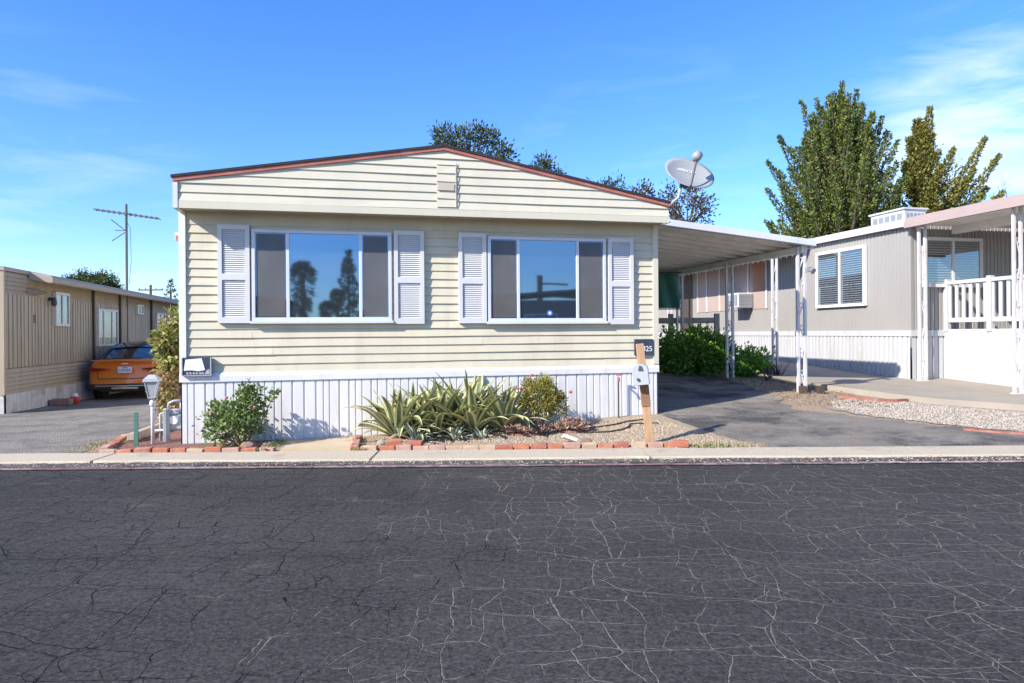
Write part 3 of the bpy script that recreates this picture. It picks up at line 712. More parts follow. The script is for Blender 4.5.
q = MB(); q.prism([(-1.08, 3.30), (-.02, 3.48), (-.02, 3.52), (-1.08, 3.34)], 'y', 3.12, 10.5); q.build('side_awning', 'alu_under', RH)
q = MB(); q.box(.55, 1.12, .75, 1.75, 3.55, 4.06); cl = q.build('roof_cooler', 'chalky_white', RH, bevel=.02)
q = MB()
for i in range(5): q.box(.538, .549, .82+i*.18, .95+i*.18, 3.80, 3.98)
q.build('vent', 'grey_metal', cl); q = MB()
for i in range(5): q.box(.60+i*.098, .66+i*.098, .738, .749, 3.80, 3.98)
q.build('vent', 'grey_metal', cl)
q = MB(); q.box(.52, 1.15, .72, 1.78, 4.061, 4.10); q.build('lid', 'chalky_white', cl)
# porch: awning, deck, railing, posts
AW = MB(); AW.box(-.14, 5.4, -4.6, -.11, EZ-.04, EZ-.0); AW.build('awning', 'alu_under', RH)
q = MB(); q.box(-.22, -.141, -4.7, -.06, EZ-.10, EZ+.02); q.box(-.20, -.141, -4.7, -.06, EZ+.021, EZ+.10); q.box(-.14, 5.4, -4.7, -4.601, EZ-.10, EZ+.10); q.build('awning_fascia', 'pink_fascia', RH)
q = MB(); q.box(-.14, 5.4, -4.6, -.11, EZ+.001, EZ+.05); q.build('awning_roof', 'alu_roof', RH)
q = MB(); q.box(.9, 1.02, -4.55, -.12, EZ-.20, EZ-.041); q.build('awning_beam', 'alu_under', RH)
for i, y in enumerate((-.27, -2.3)):
    scroll_post(RH, .02, y, EZ-.041, rz(.02, y)+.09, (1, 0), .15, zig=.55)
DK = MB(); DK.box(.84, 5.3, -4.4, -.03, FZ-.06, FZ+.03); DK.build('porch_deck', 'fence_wood', RH)
q = MB(); dx = .80
q.ribs((dx, -.03), (dx, -4.4), (-1, 0), lambda a: rz(dx, -a)+.085, FZ+.03, 1.02, .014, .03, 0); q.build('porch_panel', 'chalky_white', RH)
q = MB(); q.box(dx-.03, dx+.05, -4.4, -.03, FZ+.95, FZ+1.02); q.box(dx-.01, dx+.04, -4.4, -.03, FZ+.17, FZ+.26)
for i in range(27):
    y = -.15-i*.162; q.box(dx-.0, dx+.03, y-.033, y+.033, FZ+.2605, FZ+.9495)
for y in (-.08, -1.07, -2.15, -3.2, -4.35): q.box(dx-.035, dx+.055, y-.05, y+.05, FZ-.02, FZ+1.06)
q.build('porch_railing', 'chalky_white', RH)

# ------------------------------------------------------------------ left mobile home
LH = thing('mobile_home', 'tan mobile home with brown eave and patched grey skirting', 'mobile home', (LEFT[0], LEFT[1], 0), TH)
def lz(x, y): return G(*local(LEFT, x, y))
LL = 15
w = MB(); w.box(-6, -.02, .02, LL, .25, 2.72)
def hlaps(mb, z0, z1, pitch, proj):
    z = z0
    while z < z1-1e-3:
        t_ = min(z1, z+pitch); mb.add([(proj, 0, z), (proj, LL, z), (.0, LL, t_), (.0, 0, t_), (-.01, 0, z), (-.01, LL, z)], [(0, 1, 2, 3), (0, 4, 5, 1), (0, 3, 4)]); z = t_
hlaps(w, .28, .80, .085, .03); hlaps(w, 2.28, 2.72, .085, .03)
w.ribs((0, 0), (0, LL), (1, 0), .80, 2.28, .155, .026, .28, .3)
w.laps(-6, 0, 0, .28, 2.72, .15, .014); w.box(-.06, .025, -.03, .04, .28, 2.72)
w.build('wall', 'tan_wall', LH)
s = MB(); s.ribs((0.01, 0.02), (0.01, LL), (1, 0), lambda a: lz(0, a)-.05, .281, .21, .02, .08, .5); s.box(-6, 0, -.005, .0195, -.25, .281); s.build('skirting', 'old_skirt', LH)
q = MB(); q.prism([(-6.1, 2.72), (-3, 3.05), (.04, 2.72), (.04, 2.80), (-3, 3.12), (-6.1, 2.80)], 'y', -.05, LL); q.build('roof', 'tan_roof', LH)
q = MB(); q.prism([(-6, 2.72), (0, 2.72), (-3, 3.04)], 'y', 0, .04); q.build('gable', 'tan_wall', LH)
q = MB(); q.prism([(.02, 2.62), (.45, 2.54), (.50, 2.56), (.50, 2.66), (.45, 2.71), (.02, 2.79)], 'y', 1.0, LL); q.build('eave_awning', 'tan_roof', LH, bevel=.02)
win(LH, 'y', 2.18, 2.95, 1.66, 2.44, (2.56,), False, 'white_paint', out=-1, t=.06, cur=True)
win(LH, 'y', 4.79, 6.3, 1.15, 2.16, (5.2, 5.85), False, 'white_paint', out=-1, t=.06, cur=True)
win(LH, 'y', 8.1, 8.7, 2.10, 2.40, (8.4,), False, 'white_paint', out=-1, t=.05)
win(LH, 'y', 10.2, 11.2, 1.5, 2.2, (10.7,), False, 'white_paint', out=-1, t=.05)
for y in (4.55, 6.6, 9.7): MB().box(.017, .075, y-.04, y+.04, .29, 2.62).build('downpipe', 'dark_brown', LH)
MB().box(.017, .045, 3.25, 3.31, .95, 2.2).build('conduit', 'tan_roof', LH)
q = MB(); q.box(.017, .10, 1.95, 2.0, 2.22, 2.30); q.lathe([(.03, 0), (.06, .05), (.05, .16), (.02, .2)], (.13, 1.97, 2.1), 8); q.build('wall_lamp', 'dark_metal', LH)
q = MB(); q.prism([(.02, 2.30), (.30, 2.36), (.02, 2.44)], 'y', .95, 1.35); q.build('bracket_box', 'tan_roof', LH)
q = MB()
for i in range(4): q.box(.017, .03, 1.2, 1.32, 1.72+i*.045, 1.75+i*.045)
q.build('wall_vent', 'dark_brown', LH)
# items at its skirting
t = thing('flower_pot', 'small red and white pot by the grey skirting', 'pot', (*local(LEFT, .42, 2.3), lz(.42, 2.3)))
MB().lathe([(.07, 0), (.10, .12), (.105, .18), (.09, .18), (.08, .12)], n=12).build('pot', 'ink_red', t, True); MB().lathe([(.07, .17), (.05, .23), (.02, .26)], n=10).build('top', 'paper', t, True)
t = MB(); t.obox((0, 0, .1), (.4, .3, .14), Matrix.Rotation(.3, 3, 'Z')); tag(t.build('concrete_block', 'brown_rock', bevel=.02, loc=(*local(LEFT, .25, 2.0), lz(.25, 2.0)-.02)), 'low brown block beside the red pot', 'block')
# antenna on a mast at the wall
t = thing('tv_antenna', 'tall mast television antenna with long boom rising above the tan roof', 'antenna', (*local(LEFT, -.40, 7.3), lz(.14, 7.5)), TH)
q = MB(); q.tube([(.42, 0, 0), (.42, 0, 5.6)], .036, 7); q.build('mast', 'mast_grey', t)
q = MB(); q.tube([(-.42, -.1, 5.40), (1.28, .2, 5.22)], .028, 6)
for i in range(13):
    f_ = i/12; c = Vector((-.4+1.66*f_, -.1+.29*f_, 5.40-.17*f_)); l_ = .22+.28*abs(f_-.4); d_ = Vector((-.16, l_, .10)); q.tube([c-d_, c+d_], .017, 4)
q.build('boom', 'mast_grey', t)
q = MB(); q.tube([(.42, 0, 4.78), (.02, -.05, 5.12)], .014, 5); q.tube([(.42, 0, 4.78), (.04, -.05, 4.48)], .014, 5); q.tube([(.42, 0, 4.8), (.12, -.05, 4.8)], .012, 5)
q.tube([(.42, 0, 5.1), (.52, .02, 4.9), (.54, .02, 3.9), (.48, .02, 3.2)], .006, 4); q.build('lower_element', 'mast_grey', t)

# ------------------------------------------------------------------ orange car
CX, CY = -9.62, 16.9
CAR = thing('parked_car', 'orange sedan with black roof parked beside the tan home', 'car', (CX, CY, G(CX, CY+1)), TH)
CAR.rotation_euler = (0, 0, TH)
st = [(0.0, .70, .36, .90), (.03, .80, .30, .97), (.12, .87, .26, 1.00), (.45, .91, .20, 1.02), (1.0, .92, .19, 1.0), (1.7, .92, .19, .96), (3.2, .915, .19, .93), (4.0, .89, .2, .84), (4.4, .82, .22, .76), (4.6, .68, .28, .66)]
q = MB(); ns = 0
for (y, w_, z0, z1) in st:
    h = [(0, z0), (w_*.75, z0), (w_*.95, z0+.06), (w_, z0+.2), (w_*1.0, (z0+z1)/2+.08), (w_*.965, z1-.12), (w_*.90, z1-.025), (w_*.78, z1), (0, z1+.012)]
    ring = [(x, y, z) for x, z in h]+[(-x, y, z) for x, z in h[-2:0:-1]]; ring = [(x, yy+(max(0, z-.62)*.30+.10*(x/.9)**2-.04*(z < .45))*max(0, 1-yy/.5), z) for x, yy, z in ring]; ns = len(ring); q.v += ring
q.f = [(i*ns+j, i*ns+(j+1) % ns, (i+1)*ns+(j+1) % ns, (i+1)*ns+j) for i in range(len(st)-1) for j in range(ns)]+[tuple(range(ns))[::-1], tuple((len(st)-1)*ns+j for j in range(ns))]
q.mi = [0]*len(q.f); q.build('body', 'orange_paint', CAR, True, bevel=.0)
gh = [(.42, .70, .99, .66, 1.03), (1.05, .76, .985, .60, 1.30), (1.5, .78, .98, .58, 1.40), (2.2, .79, .97, .59, 1.44), (2.8, .79, .96, .57, 1.41), (3.65, .74, .92, .68, .95)]
q = MB()
for (y, wb, zb_, wt, zt) in gh: q.v += [(-wb, y, zb_), (-wt-.03, y, zt-.05), (-wt+.05, y, zt), (0, y, zt+.02), (wt-.05, y, zt), (wt+.03, y, zt-.05), (wb, y, zb_)]
q.f = [(i*7+j, i*7+j+1, i*7+8+j, i*7+7+j) for i in range(len(gh)-1) for j in range(6)]; q.mi = [0]*len(q.f); q.build('cabin_glass', 'glass_car', CAR, True)
q = MB()
for (y, wt, zt) in ((1.02, .59, 1.296), (1.5, .585, 1.408), (2.2, .60, 1.448), (2.82, .575, 1.418)): q.v += [(-wt-.03, y, zt-.03), (-wt+.05, y, zt+.006), (0, y, zt+.028), (wt-.05, y, zt+.006), (wt+.03, y, zt-.03)]
q.f = [(i*5+j, i*5+j+1, i*5+6+j, i*5+5+j) for i in range(3) for j in range(4)]; q.mi = [0]*12; q.build('roof', 'black_paint', CAR, True)
for s_ in (-1, 1):
    q = MB(); q.tube([(s_*.70, .42, 1.0), (s_*.655, 1.05, 1.27), (s_*.63, 1.5, 1.375)], .035, 6); q.build('rear_pillar', 'black_paint', CAR, True)
    q = MB(); q.v = [(s_*.36, -.012, .80), (s_*.62, -.03, .81), (s_*.80, .015, .84), (s_*.895, .22, .88), (s_*.88, .2, .78), (s_*.83, .02, .745), (s_*.70, -.028, .735), (s_*.5, -.018, .77)]
    q.v += [(x*.97, y+.09, z) for x, y, z in q.v]
    q.f = [tuple(range(8)), tuple(range(8, 16))[::-1]]+[(i, i+8, (i+1) % 8+8, (i+1) % 8) for i in range(8)]; q.mi = [0]*10; q.build('tail_light', 'red_lens', CAR)
    for y in (.82, 3.65):
        q = MB(); q.tube([(s_*.70, y, .315), (s_*.92, y, .315)], .315, 24); wh = q.build('wheel', 'black_rubber', CAR, bevel=.03)
        q = MB(); q.tube([(s_*.905, y, .315), (s_*.93, y, .315)], [.21, .2], 20)
        for k_ in range(5): q.obox((s_*.932, y+.1*math.cos(k_*1.2566), .315+.1*math.sin(k_*1.2566)), (.012, .2, .045), Matrix.Rotation(k_*1.2566, 3, 'X'))
        q.build('rim', 'chrome', wh)
    q = MB(); q.obox((s_*.99, 3.05, 1.0), (.16, .1, .1)); q.build('mirror', 'orange_paint', CAR, bevel=.03)
q = MB(); q.box(-.76, .76, -.05, .12, .985, 1.012); q.build('spoiler', 'orange_paint', CAR, bevel=.01)
q = MB(); q.box(-.80, .80, -.028, .1, .27, .42); q.build('rear_bumper', 'black_rubber', CAR, bevel=.03)
q = MB(); q.box(-.66, .66, -.04, -.0285, .36, .385); q.box(-.3, .3, -.045, -.0285, .29, .34); q.build('bumper_trim', 'chrome', CAR)
q = MB(); q.box(-.62, .62, -.022, -.005, .545, .56); q.box(-.62, -.605, -.022, -.005, .56, .73); q.box(.605, .62, -.022, -.005, .56, .73); q.build('boot_seam', 'dark_brown', CAR)
q = MB(); q.box(-.155, .155, -.034, -.01, .69, .845); pl = q.build('number_plate', 'plate_white', CAR)
q = MB()
for i in range(7):
    x = -.125+i*.037; q.box(x, x+.009, -.037, -.0345, .725, .79); q.box(x+.009, x+.024, -.037, -.0345, .725+(i*29 % 4)*.016, .74+(i*29 % 4)*.016)
q.box(-.06, .06, -.037, -.0345, .81, .828, 1); q.build('plate_marks', ['ink_blue', 'ink_red'], pl)
q = MB(); q.prism([(-.09, .90), (.09, .90), (.06, .935), (-.06, .935)], 'y', -.03, -.0); q.build('badge', 'chrome', CAR)

# ------------------------------------------------------------------ plants
def ell_cloud(n, c, r, shell=.55):
    d = unit(rng.normal(size=(n, 3))); q = rng.uniform(shell**3, 1, (n, 1))**(1/3); return np.array(c)+d*q*np.array(r), d
def clumpy(n, c, r, nclump, cr, shell=.4, up=.3):      # leaves gathered in small clumps, with gaps between
    cc, cd = ell_cloud(nclump, c, r, shell)
    idx = rng.integers(0, nclump, n); off = rng.normal(size=(n, 3))*cr
    D = unit(off)+cd[idx]*.5+np.array([0, 0, up])+rng.normal(size=(n, 3))*.5
    return cc[idx]+off, D, cc
def stems(base, tips, r=.012, m='bark', parent=None, name='stem'):
    q = MB(); b = Vector(base)
    for t_ in tips:
        t_ = Vector(t_); mid = b.lerp(t_, .5)+Vector(rng.normal(size=3)*.06*(t_-b).length)
        q.tube([b, mid, t_], [r, r*.7, r*.3], 5, cap=False)
    return q.build(name, m, parent, True)
def plant(name, label, cat, c, group=None): return thing(name, label, cat, c, 0, group)

# rose bush before the skirting
BX, BY = -3.39, 8.42; bz = G(BX, BY)+.02
t = plant('rose_bush', 'leafy green rose bush casting shadow on white skirting', 'bush', (BX, BY, bz))
P1, D1, c1 = clumpy(1500, (-.02, .0, .30), (.36, .26, .24), 46, .045, .5)
P2, D2, c2 = clumpy(420, (.10, .0, .52), (.20, .15, .18), 12, .04, .3)
Pa = [P1, P2]; Da = [D1, D2]
sh = [((.05, 0, .3), (.16, -.02, .80)), ((.1, 0, .3), (.46, 0, .66)), ((0, 0, .3), (.03, .05, .72)), ((-.1, 0, .25), (-.38, .05, .50))]
for a_, b_ in sh:
    u_ = rng.uniform(.25, 1, (110, 1)); Pa.append(np.array(a_)+(np.array(b_)-np.array(a_))*u_+rng.normal(size=(110, 3))*.035); Da.append(rng.normal(size=(110, 3))+np.array([0, 0, .3]))
leaves('foliage', np.vstack(Pa), np.vstack(Da), .058, .038, ['leaf_rose'], t)
stems((.04, 0, -.02), [tuple(x) for x in c1[:16]]+[b_ for _, b_ in sh], .012, 'pale_bark', t)
q = MB()
for x, y, z in ((-.11, -.1, .585), (.25, -.14, .47), (-.3, -.1, .40)): q.lathe([(.006, 0), (.02, .012), (.022, .028), (.01, .036)], (x, y, z), 8)
q.build('flower', 'petal_pink', t, True)

# agaves: curved, gutter-shaped blades with pale margins
def agave(label, X, Y, Rr, hh, nb_, pal, group='variegated agaves in the gravel bed', droop=.5, wid=.125):
    t = plant('agave', label, 'agave', (X, Y, G(X, Y)+.005), group)
    V = []; F = []; MI = []
    for b_ in range(nb_):
        az = b_*2.39996+rng.uniform(-.25, .25); f_ = b_/nb_; el = R(86-62*f_**.8+rng.uniform(-6, 6)); ln = Rr*.93*rng.uniform(.88, 1.1)*(.85+.25*math.sin(math.pi*f_))
        wd = wid*rng.uniform(.85, 1.15); p_ = np.array([math.cos(az), math.sin(az), 0])*.035; p_[2] = .02; o0 = len(V); ns_ = 11
        hor = np.array([math.cos(az), math.sin(az), 0]); sd = np.array([-math.sin(az), math.cos(az), 0]); tw = rng.uniform(-.25, .25)
        bend = droop*rng.uniform(.3, 1.4)*(1 if rng.random() > .15 else 2.0)
        for i in range(ns_):
            s_ = i/(ns_-1); e = el-bend*s_*s_*1.6; dr = hor*math.cos(e)+np.array([0, 0, 1])*math.sin(e)+sd*tw*s_
            if i: p_ = p_+dr*ln/(ns_-1)
            upv = np.cross(sd, dr); upv = -upv if upv[2] < 0 and e < 1.4 else upv
            w_ = wd*(.62+.9*s_-.55*s_*s_)*(1-s_**3.5)+.002
            for c_, hgt in ((-1, .30), (-.5, .08), (0, 0), (.5, .08), (1, .30)): V.append(p_+sd*c_*w_*.5+upv*hgt*w_*.55)
        for i in range(ns_-1):
            for j in range(4): F.append((o0+i*5+j, o0+i*5+j+1, o0+i*5+6+j, o0+i*5+5+j)); MI.append(1 if j in (0, 3) else 0)
    rough_mesh('blades', V, F, pal, t, MI, True)
    return t
YG = ['agave_green', 'agave_cream']; BW = ['agave_blue', 'agave_white']
agave('big yellow edged agave at the left end, leaning over the sandy pad', -1.50, 8.78, .80, .7, 32, YG)
agave('big upright yellow edged agave in the middle of the clump', -.98, 9.00, .86, .7, 32, YG, droop=.35)
agave('tallest yellow edged agave near the middle of the skirting', -.52, 9.02, .98, .8, 34, YG, droop=.35)
agave('right hand yellow edged agave next to the round yellow shrub', -.12, 9.06, .80, .7, 30, YG, droop=.45)
agave('yellow edged agave at the back of the clump against skirting', -.76, 9.16, .86, .7, 24, YG, droop=.3)
agave('yellow edged agave at the back left against white skirting', -1.28, 9.02, .82, .7, 24, YG, droop=.3)
agave('small pale silvery agave in front of the left big agave', -1.22, 8.50, .34, .35, 20, BW, droop=.6, wid=.045)
agave('smaller pale agave pup in front of the middle clump', -.72, 8.60, .24, .25, 14, BW, droop=.6, wid=.04)
agave('tiny pale agave pup nearest the round yellow shrub', -.40, 8.66, .2, .2, 12, BW, droop=.6, wid=.036)

SX, SY = .38, 9.13; t = plant('round_shrub', 'rounded yellow green shrub with few red blooms against skirting', 'shrub', (SX, SY, G(SX, SY)))
P1, D1, c1 = clumpy(4200, (-.02, 0, .46), (.25, .22, .25), 60, .035, .55, .5); P2, D2, c2 = clumpy(700, (.22, 0, .34), (.16, .14, .15), 16, .03, .4, .5)
leaves('foliage', np.vstack([P1, P2]), np.vstack([D1, D2]), .055, .014, ['leaf_shrub'], t)
stems((0, 0, 0), [tuple(x) for x in c1[:16]], .012, 'pale_bark', t)
q = MB()
for x, y, z in ((-.12, -.05, .73), (-.27, -.1, .56), (.40, -.02, .50)): q.lathe([(.008, 0), (.026, .012), (.02, .03), (.006, .036)], (x, y, z), 8)
q.build('flower', 'ink_red', t, True)
def succulent(label, X, Y, rx, ry, n):
    t = plant('succulent', label, 'succulent', (X, Y, G(X, Y)), 'low pink brown succulents')
    bx = rng.uniform(-1, 1, (n, 2)); bx = bx[(bx**2).sum(1) < 1]; P = []; Dv = []
    for x, y in bx:
        h = .05+.10*(1-x*x-y*y)*rng.uniform(.5, 1.2); c = np.array([x*rx, y*ry, h])
        for k_ in range(11):
            a = k_*2.4; e = rng.uniform(.1, 1.1); P.append(c); Dv.append((math.cos(a)*math.cos(e), math.sin(a)*math.cos(e), math.sin(e)))
    leaves('foliage', P, Dv, .075, .024, ['leaf_succulent'], t)
    MB().lathe([(.5, -.01), (.45, .04), (.2, .08), (.02, .09)], n=14).build('mound', 'mulch', t).scale = (rx*1.7, ry*1.7, 1)
succulent('low pink brown succulent under the round yellow shrub', .18, 8.86, .30, .16, 120)
succulent('low reddish succulent to the right of the round shrub', .78, 8.98, .26, .16, 110)

# tall vine shrub on the left corner
VX, VY = -5.03, 10.1; t = plant('vine_shrub', 'tall straggly yellow green shrub at the left corner of the home', 'shrub', (VX, VY, G(VX, VY)))
P1, D1, c1 = clumpy(2600, (-.02, .25, 1.25), (.15, .55, .54), 60, .05, .4, -.1); P2, D2, c2 = clumpy(1800, (.04, .1, .55), (.15, .5, .5), 50, .05, .4, -.3)
mi = [0]*len(P1)+[1 if random.random() < .8 else 0 for _ in P2]
mi = [(1 if (i < len(P1) and random.random() < .15) else m_) for i, m_ in enumerate(mi)]
leaves('foliage', np.vstack([P1, P2]), np.vstack([D1, D2]), .10, .052, ['leaf_vine', 'leaf_vine_dry'], t, mi)
stems((0, .1, -.05), [tuple(x) for x in np.vstack([c1[:22], c2[:18]])], .018, 'pale_bark', t)

# bushes under the carport
def bush(label, X, Y, rr, h, n, m, ls, lw, nc=50, cr=.08):
    t = plant('bush', label, 'bush', (X, Y, G(X, Y)))
    P1, D1, c1 = clumpy(n, (0, 0, h*.5), (rr[0], rr[1], h*.5), nc, cr, .5)
    P1[:, 2] = np.maximum(P1[:, 2], .02); leaves('foliage', P1, D1, ls, lw, [m], t); stems((0, 0, -.03), [tuple(x) for x in c1[:14]], .015, 'bark', t)
bush('big bright green bush beside the carport posts', 3.90, 15.1, (1.0, .65), .90, 6500, 'leaf_bush', .10, .05, 80, .10)
bush('smaller green bush right of the middle carport post', 4.95, 14.75, (.65, .42), .58, 2400, 'leaf_bush', .09, .045, 26, .07)
t = plant('strap_leaf_plant', 'dark purple grey spiky plant near the front carport post', 'plant', (5.42, 14.1, G(5.42, 14.1)))
V = []; F = []
for i in range(46):
    az = rng.uniform(0, 6.28); e = rng.uniform(.5, 1.45); ln = rng.uniform(.35, .72); dr = np.array([math.cos(az)*math.cos(e), math.sin(az)*math.cos(e), math.sin(e)]); sd = np.array([-math.sin(az), math.cos(az), 0])
    p_ = rng.normal(size=3)*np.array([.08, .08, 0]); o0 = len(V)
    for k_ in range(6):
        s_ = k_/5; w_ = .022*(1-s_*.9); c = p_+dr*ln*s_+np.array([0, 0, -.16*s_*s_]); V += [c-sd*w_, c+sd*w_]
    F += [(o0+2*k_, o0+2*k_+1, o0+2*k_+3, o0+2*k_+2) for k_ in range(5)]
rough_mesh('blades', V, F, ['leaf_purple'], t)

# trees: leafy shoots on limbs
def tree(name, label, X, Y, trunk_h, shoots, m, ls, lw, per=120, spread=.22, trunk_r=.18, lean=(0, 0), group=None, cat='tree', bark='bark', filler=None):
    z0 = G(X, Y) if Y < 40 else .2
    t = thing(name, label, cat, (X, Y, z0), 0, group)
    q = MB(); top = Vector((lean[0], lean[1], trunk_h)); q.tube([(0, 0, -.2), (lean[0]*.4, lean[1]*.4, trunk_h*.5), top], [trunk_r, trunk_r*.75, trunk_r*.55], 9)
    P = []; Dv = []
    for (b_, e_) in shoots:
        b_ = np.array(b_); e_ = np.array(e_); ln = np.linalg.norm(e_-b_); ax = (e_-b_)/ln
        q.tube([top*.9, Vector(b_), Vector(b_+(e_-b_)*.55+rng.normal(size=3)*.04*ln), Vector(e_)], [trunk_r*.35, trunk_r*.22, trunk_r*.12, .008], 5, cap=False)
        n = int(per*ln); u_ = rng.uniform(.0, 1.03, n)**.85; rad = spread*(1.15-u_)*rng.uniform(.2, 1.0, n)**.5*(.6+.4*np.sin(u_*ln*9+rng.uniform(0, 6))**2)
        off = unit(np.cross(ax, rng.normal(size=(n, 3)))); P.append(b_+(e_-b_)*u_[:, None]+off*rad[:, None]); Dv.append(off*.7+ax*.8+rng.normal(size=(n, 3))*.4)
    if filler:
        for (n, c, r, nc, cr) in filler:
            p_, d_, _ = clumpy(n, c, r, nc, cr, .2); P.append(p_); Dv.append(d_)
    q.build('trunk', bark, t, True)
    leaves('crown', np.vstack(P), np.vstack(Dv), ls, lw, [m], t)
    return t
def spires(cx, cy, zlo, prof, n, ln=(1.0, 1.8), outw=.55):
    # shoots rising from inside the crown to the outline: prof = [(z, radius)]
    S = []; zs = [p[0] for p in prof]; rs = [p[1] for p in prof]
    for i in range(n):
        z = rng.uniform(zlo, zs[-1]-.1); r = np.interp(z, zs, rs); a = rng.uniform(0, 6.283); k_ = rng.uniform(.35, 1.0)**.6
        e = np.array([cx+math.cos(a)*r*k_, cy+math.sin(a)*r*k_, z]); l_ = rng.uniform(*ln)
        dr = np.array([math.cos(a)*outw*r/rs[0], math.sin(a)*outw*r/rs[0], 1.0]); dr /= np.linalg.norm(dr)
        S.append((e-dr*l_, e))
    return S
# the big tree behind the grey home
bx, by = 12.6, 26.0
sh = spires(0, 0, 3.2, [(2.5, 2.5), (5.0, 2.7), (7.0, 2.35), (8.2, 1.7), (9.3, .95), (10.1, .25)], 200)
for e in ((.1, 0, 10.3), (.5, -.3, 9.9), (-.8, .2, 9.75), (-1.6, -.3, 9.5), (.95, .3, 9.6), (1.5, -.2, 8.9), (-2.4, -.2, 8.2), (-2.75, 0, 7.3), (-2.9, -.3, 6.2), (2.1, -.2, 8.0), (-2.9, -.2, 5.0), (1.9, .2, 8.5), (-1.2, -.4, 9.0)):
    e = np.array(e); S0 = e-np.array([e[0]*.45, e[1]*.4, 1.9]); sh.append((S0, e))
tree('leafy_tree', 'big dense olive green tree with upright shoots behind the grey home', bx, by, 3.5, sh, 'leaf_tree', .125, .06, 170, .27, .25,
     filler=[(9000, (0, 0, 4.7), (2.0, 1.8, 2.4), 120, .28), (1200, (.1, 0, 7.4), (.8, .8, 1.2), 24, .2)], group='trees behind the grey home')
sh = spires(-.7, 0, 3.2, [(2.5, 1.0), (5.0, 1.1), (6.5, .95), (8.0, .55), (9.2, .12)], 60)+[((.2, 0, 5.4), (1.75, 0, 8.25)), ((.1, 0, 5.0), (1.2, -.2, 7.0)), ((-.2, 0, 6.2), (.55, 0, 7.9)), ((-.5, 0, 7.6), (-.35, 0, 9.5)), ((0, 0, 5), (.85, .2, 6.5)), ((.5, 0, 4.6), (1.95, .2, 6.4)), ((.6, 0, 5.2), (2.3, 0, 7.6)), ((.8, 0, 4.6), (2.5, .1, 6.2)), ((-.5, 0, 6.6), (-1.2, 0, 8.3))]
tree('leafy_tree', 'narrower yellow green tree with one long right limb behind the awning', 16.7, 26.5, 3.2, sh, 'leaf_tree_yellow', .14, .068, 240, .32, .18,
     filler=[(3600, (-.7, 0, 5.1), (.95, .8, 2.4), 60, .25), (1800, (1.0, 0, 4.8), (1.1, .6, 1.5), 34, .22), (700, (.3, 0, 6.4), (.7, .5, .9), 14, .2)], group='trees behind the grey home')
t = thing('bare_tree', 'leafless twiggy tree at the far right behind the awning', 'tree', (22.5, 30.0, G(22.5, 30)))
q = MB(); q.tube([(0, 0, -.2), (0, 0, 4.5)], [.14, .08], 7)
for i in range(46):
    a = rng.uniform(0, 6.28); b_ = Vector((0, 0, rng.uniform(2.5, 4.6))); e = b_+Vector((math.cos(a)*rng.uniform(.6, 1.9), math.sin(a)*.8, rng.uniform(1.2, 3.4)))
    q.tube([b_, b_.lerp(e, .5)+Vector((0, 0, -.15)), e], [.03, .018, .006], 4, cap=False)
    for k_ in range(3):
        s_ = b_.lerp(e, rng.uniform(.4, .9)); q.tube([s_, s_+Vector((rng.normal()*.4, rng.normal()*.3, rng.uniform(.2, .7)))], [.009, .004], 3, cap=False)
q.build('trunk', 'bark', t)
# trees showing over the ridge of the cream home
def round_tree(label, X, Y, ztop, rx, rz_, m, n, nc, cr, ls=.2, group='trees behind the cream home', name='leafy_tree', bare=0):
    z0 = G(X, min(Y, 39)); h = ztop-z0; t = thing(name, label, 'tree', (X, Y, z0), 0, group)
    P1, D1, cc = clumpy(n, (0, 0, h-rz_), (rx, rx*.8, rz_), nc, cr, .45)
    leaves('crown', P1, D1, ls, ls*.45, [m], t)
    q = MB(); top = Vector((.1, 0, h-rz_*1.5)); q.tube([(0, 0, -.2), (.05, 0, (h-rz_)*.5), top], [.22, .17, .12], 8)
    for c in cc[:60]: q.tube([top*.97, top.lerp(Vector(c), .55)+Vector((0, 0, -.1)), Vector(c)], [.06, .035, .01], 4, cap=False)
    q.build('trunk', 'bark', t, True); return t
def at(px, Y): return (px-512)/680*Y
round_tree('dark green tree showing over the ridge of the cream home', at(470, 32), 32, 11.2, 2.0, 1.7, 'leaf_back', 3600, 46, .20)
round_tree('small dark treetop just right of the ridge peak', at(549, 33), 33, 9.95, .8, 1.0, 'leaf_back', 800, 14, .16)
round_tree('thin treetop peeking over the middle of the right roof slope', at(606, 34), 34, 9.4, .95, 1.1, 'leaf_back', 700, 13, .17)
round_tree('thin reddish treetop next to the satellite dish, left side', at(643, 34), 34, 8.8, .7, .9, 'leaf_brown', 520, 11, .16)
round_tree('reddish brown treetop behind the satellite dish mast', at(686, 34), 34, 8.75, 1.3, 1.35, 'leaf_brown', 1500, 24, .2)
t = round_tree('round topped pine far beyond the tan home', at(92, 60), 60, 6.95, 2.4, 1.35, 'leaf_pine', 11000, 150, .20, .22, 'far trees on the left', 'pine_tree')
sh = [((0, 0, .4+i*.3), (math.cos(i*2.4)*(1.5-i*.09), math.sin(i*2.4)*(1.5-i*.09), .2+i*.33)) for i in range(15)]+[((0, 0, 4), (0, 0, 5.3))]
tree('conifer_tree', 'dark pointed conifer far off beside the cream home corner', at(171, 50), 50, 4.6, sh, 'leaf_dark', .22, .08, 60, .5, .12, group='far trees on the left')
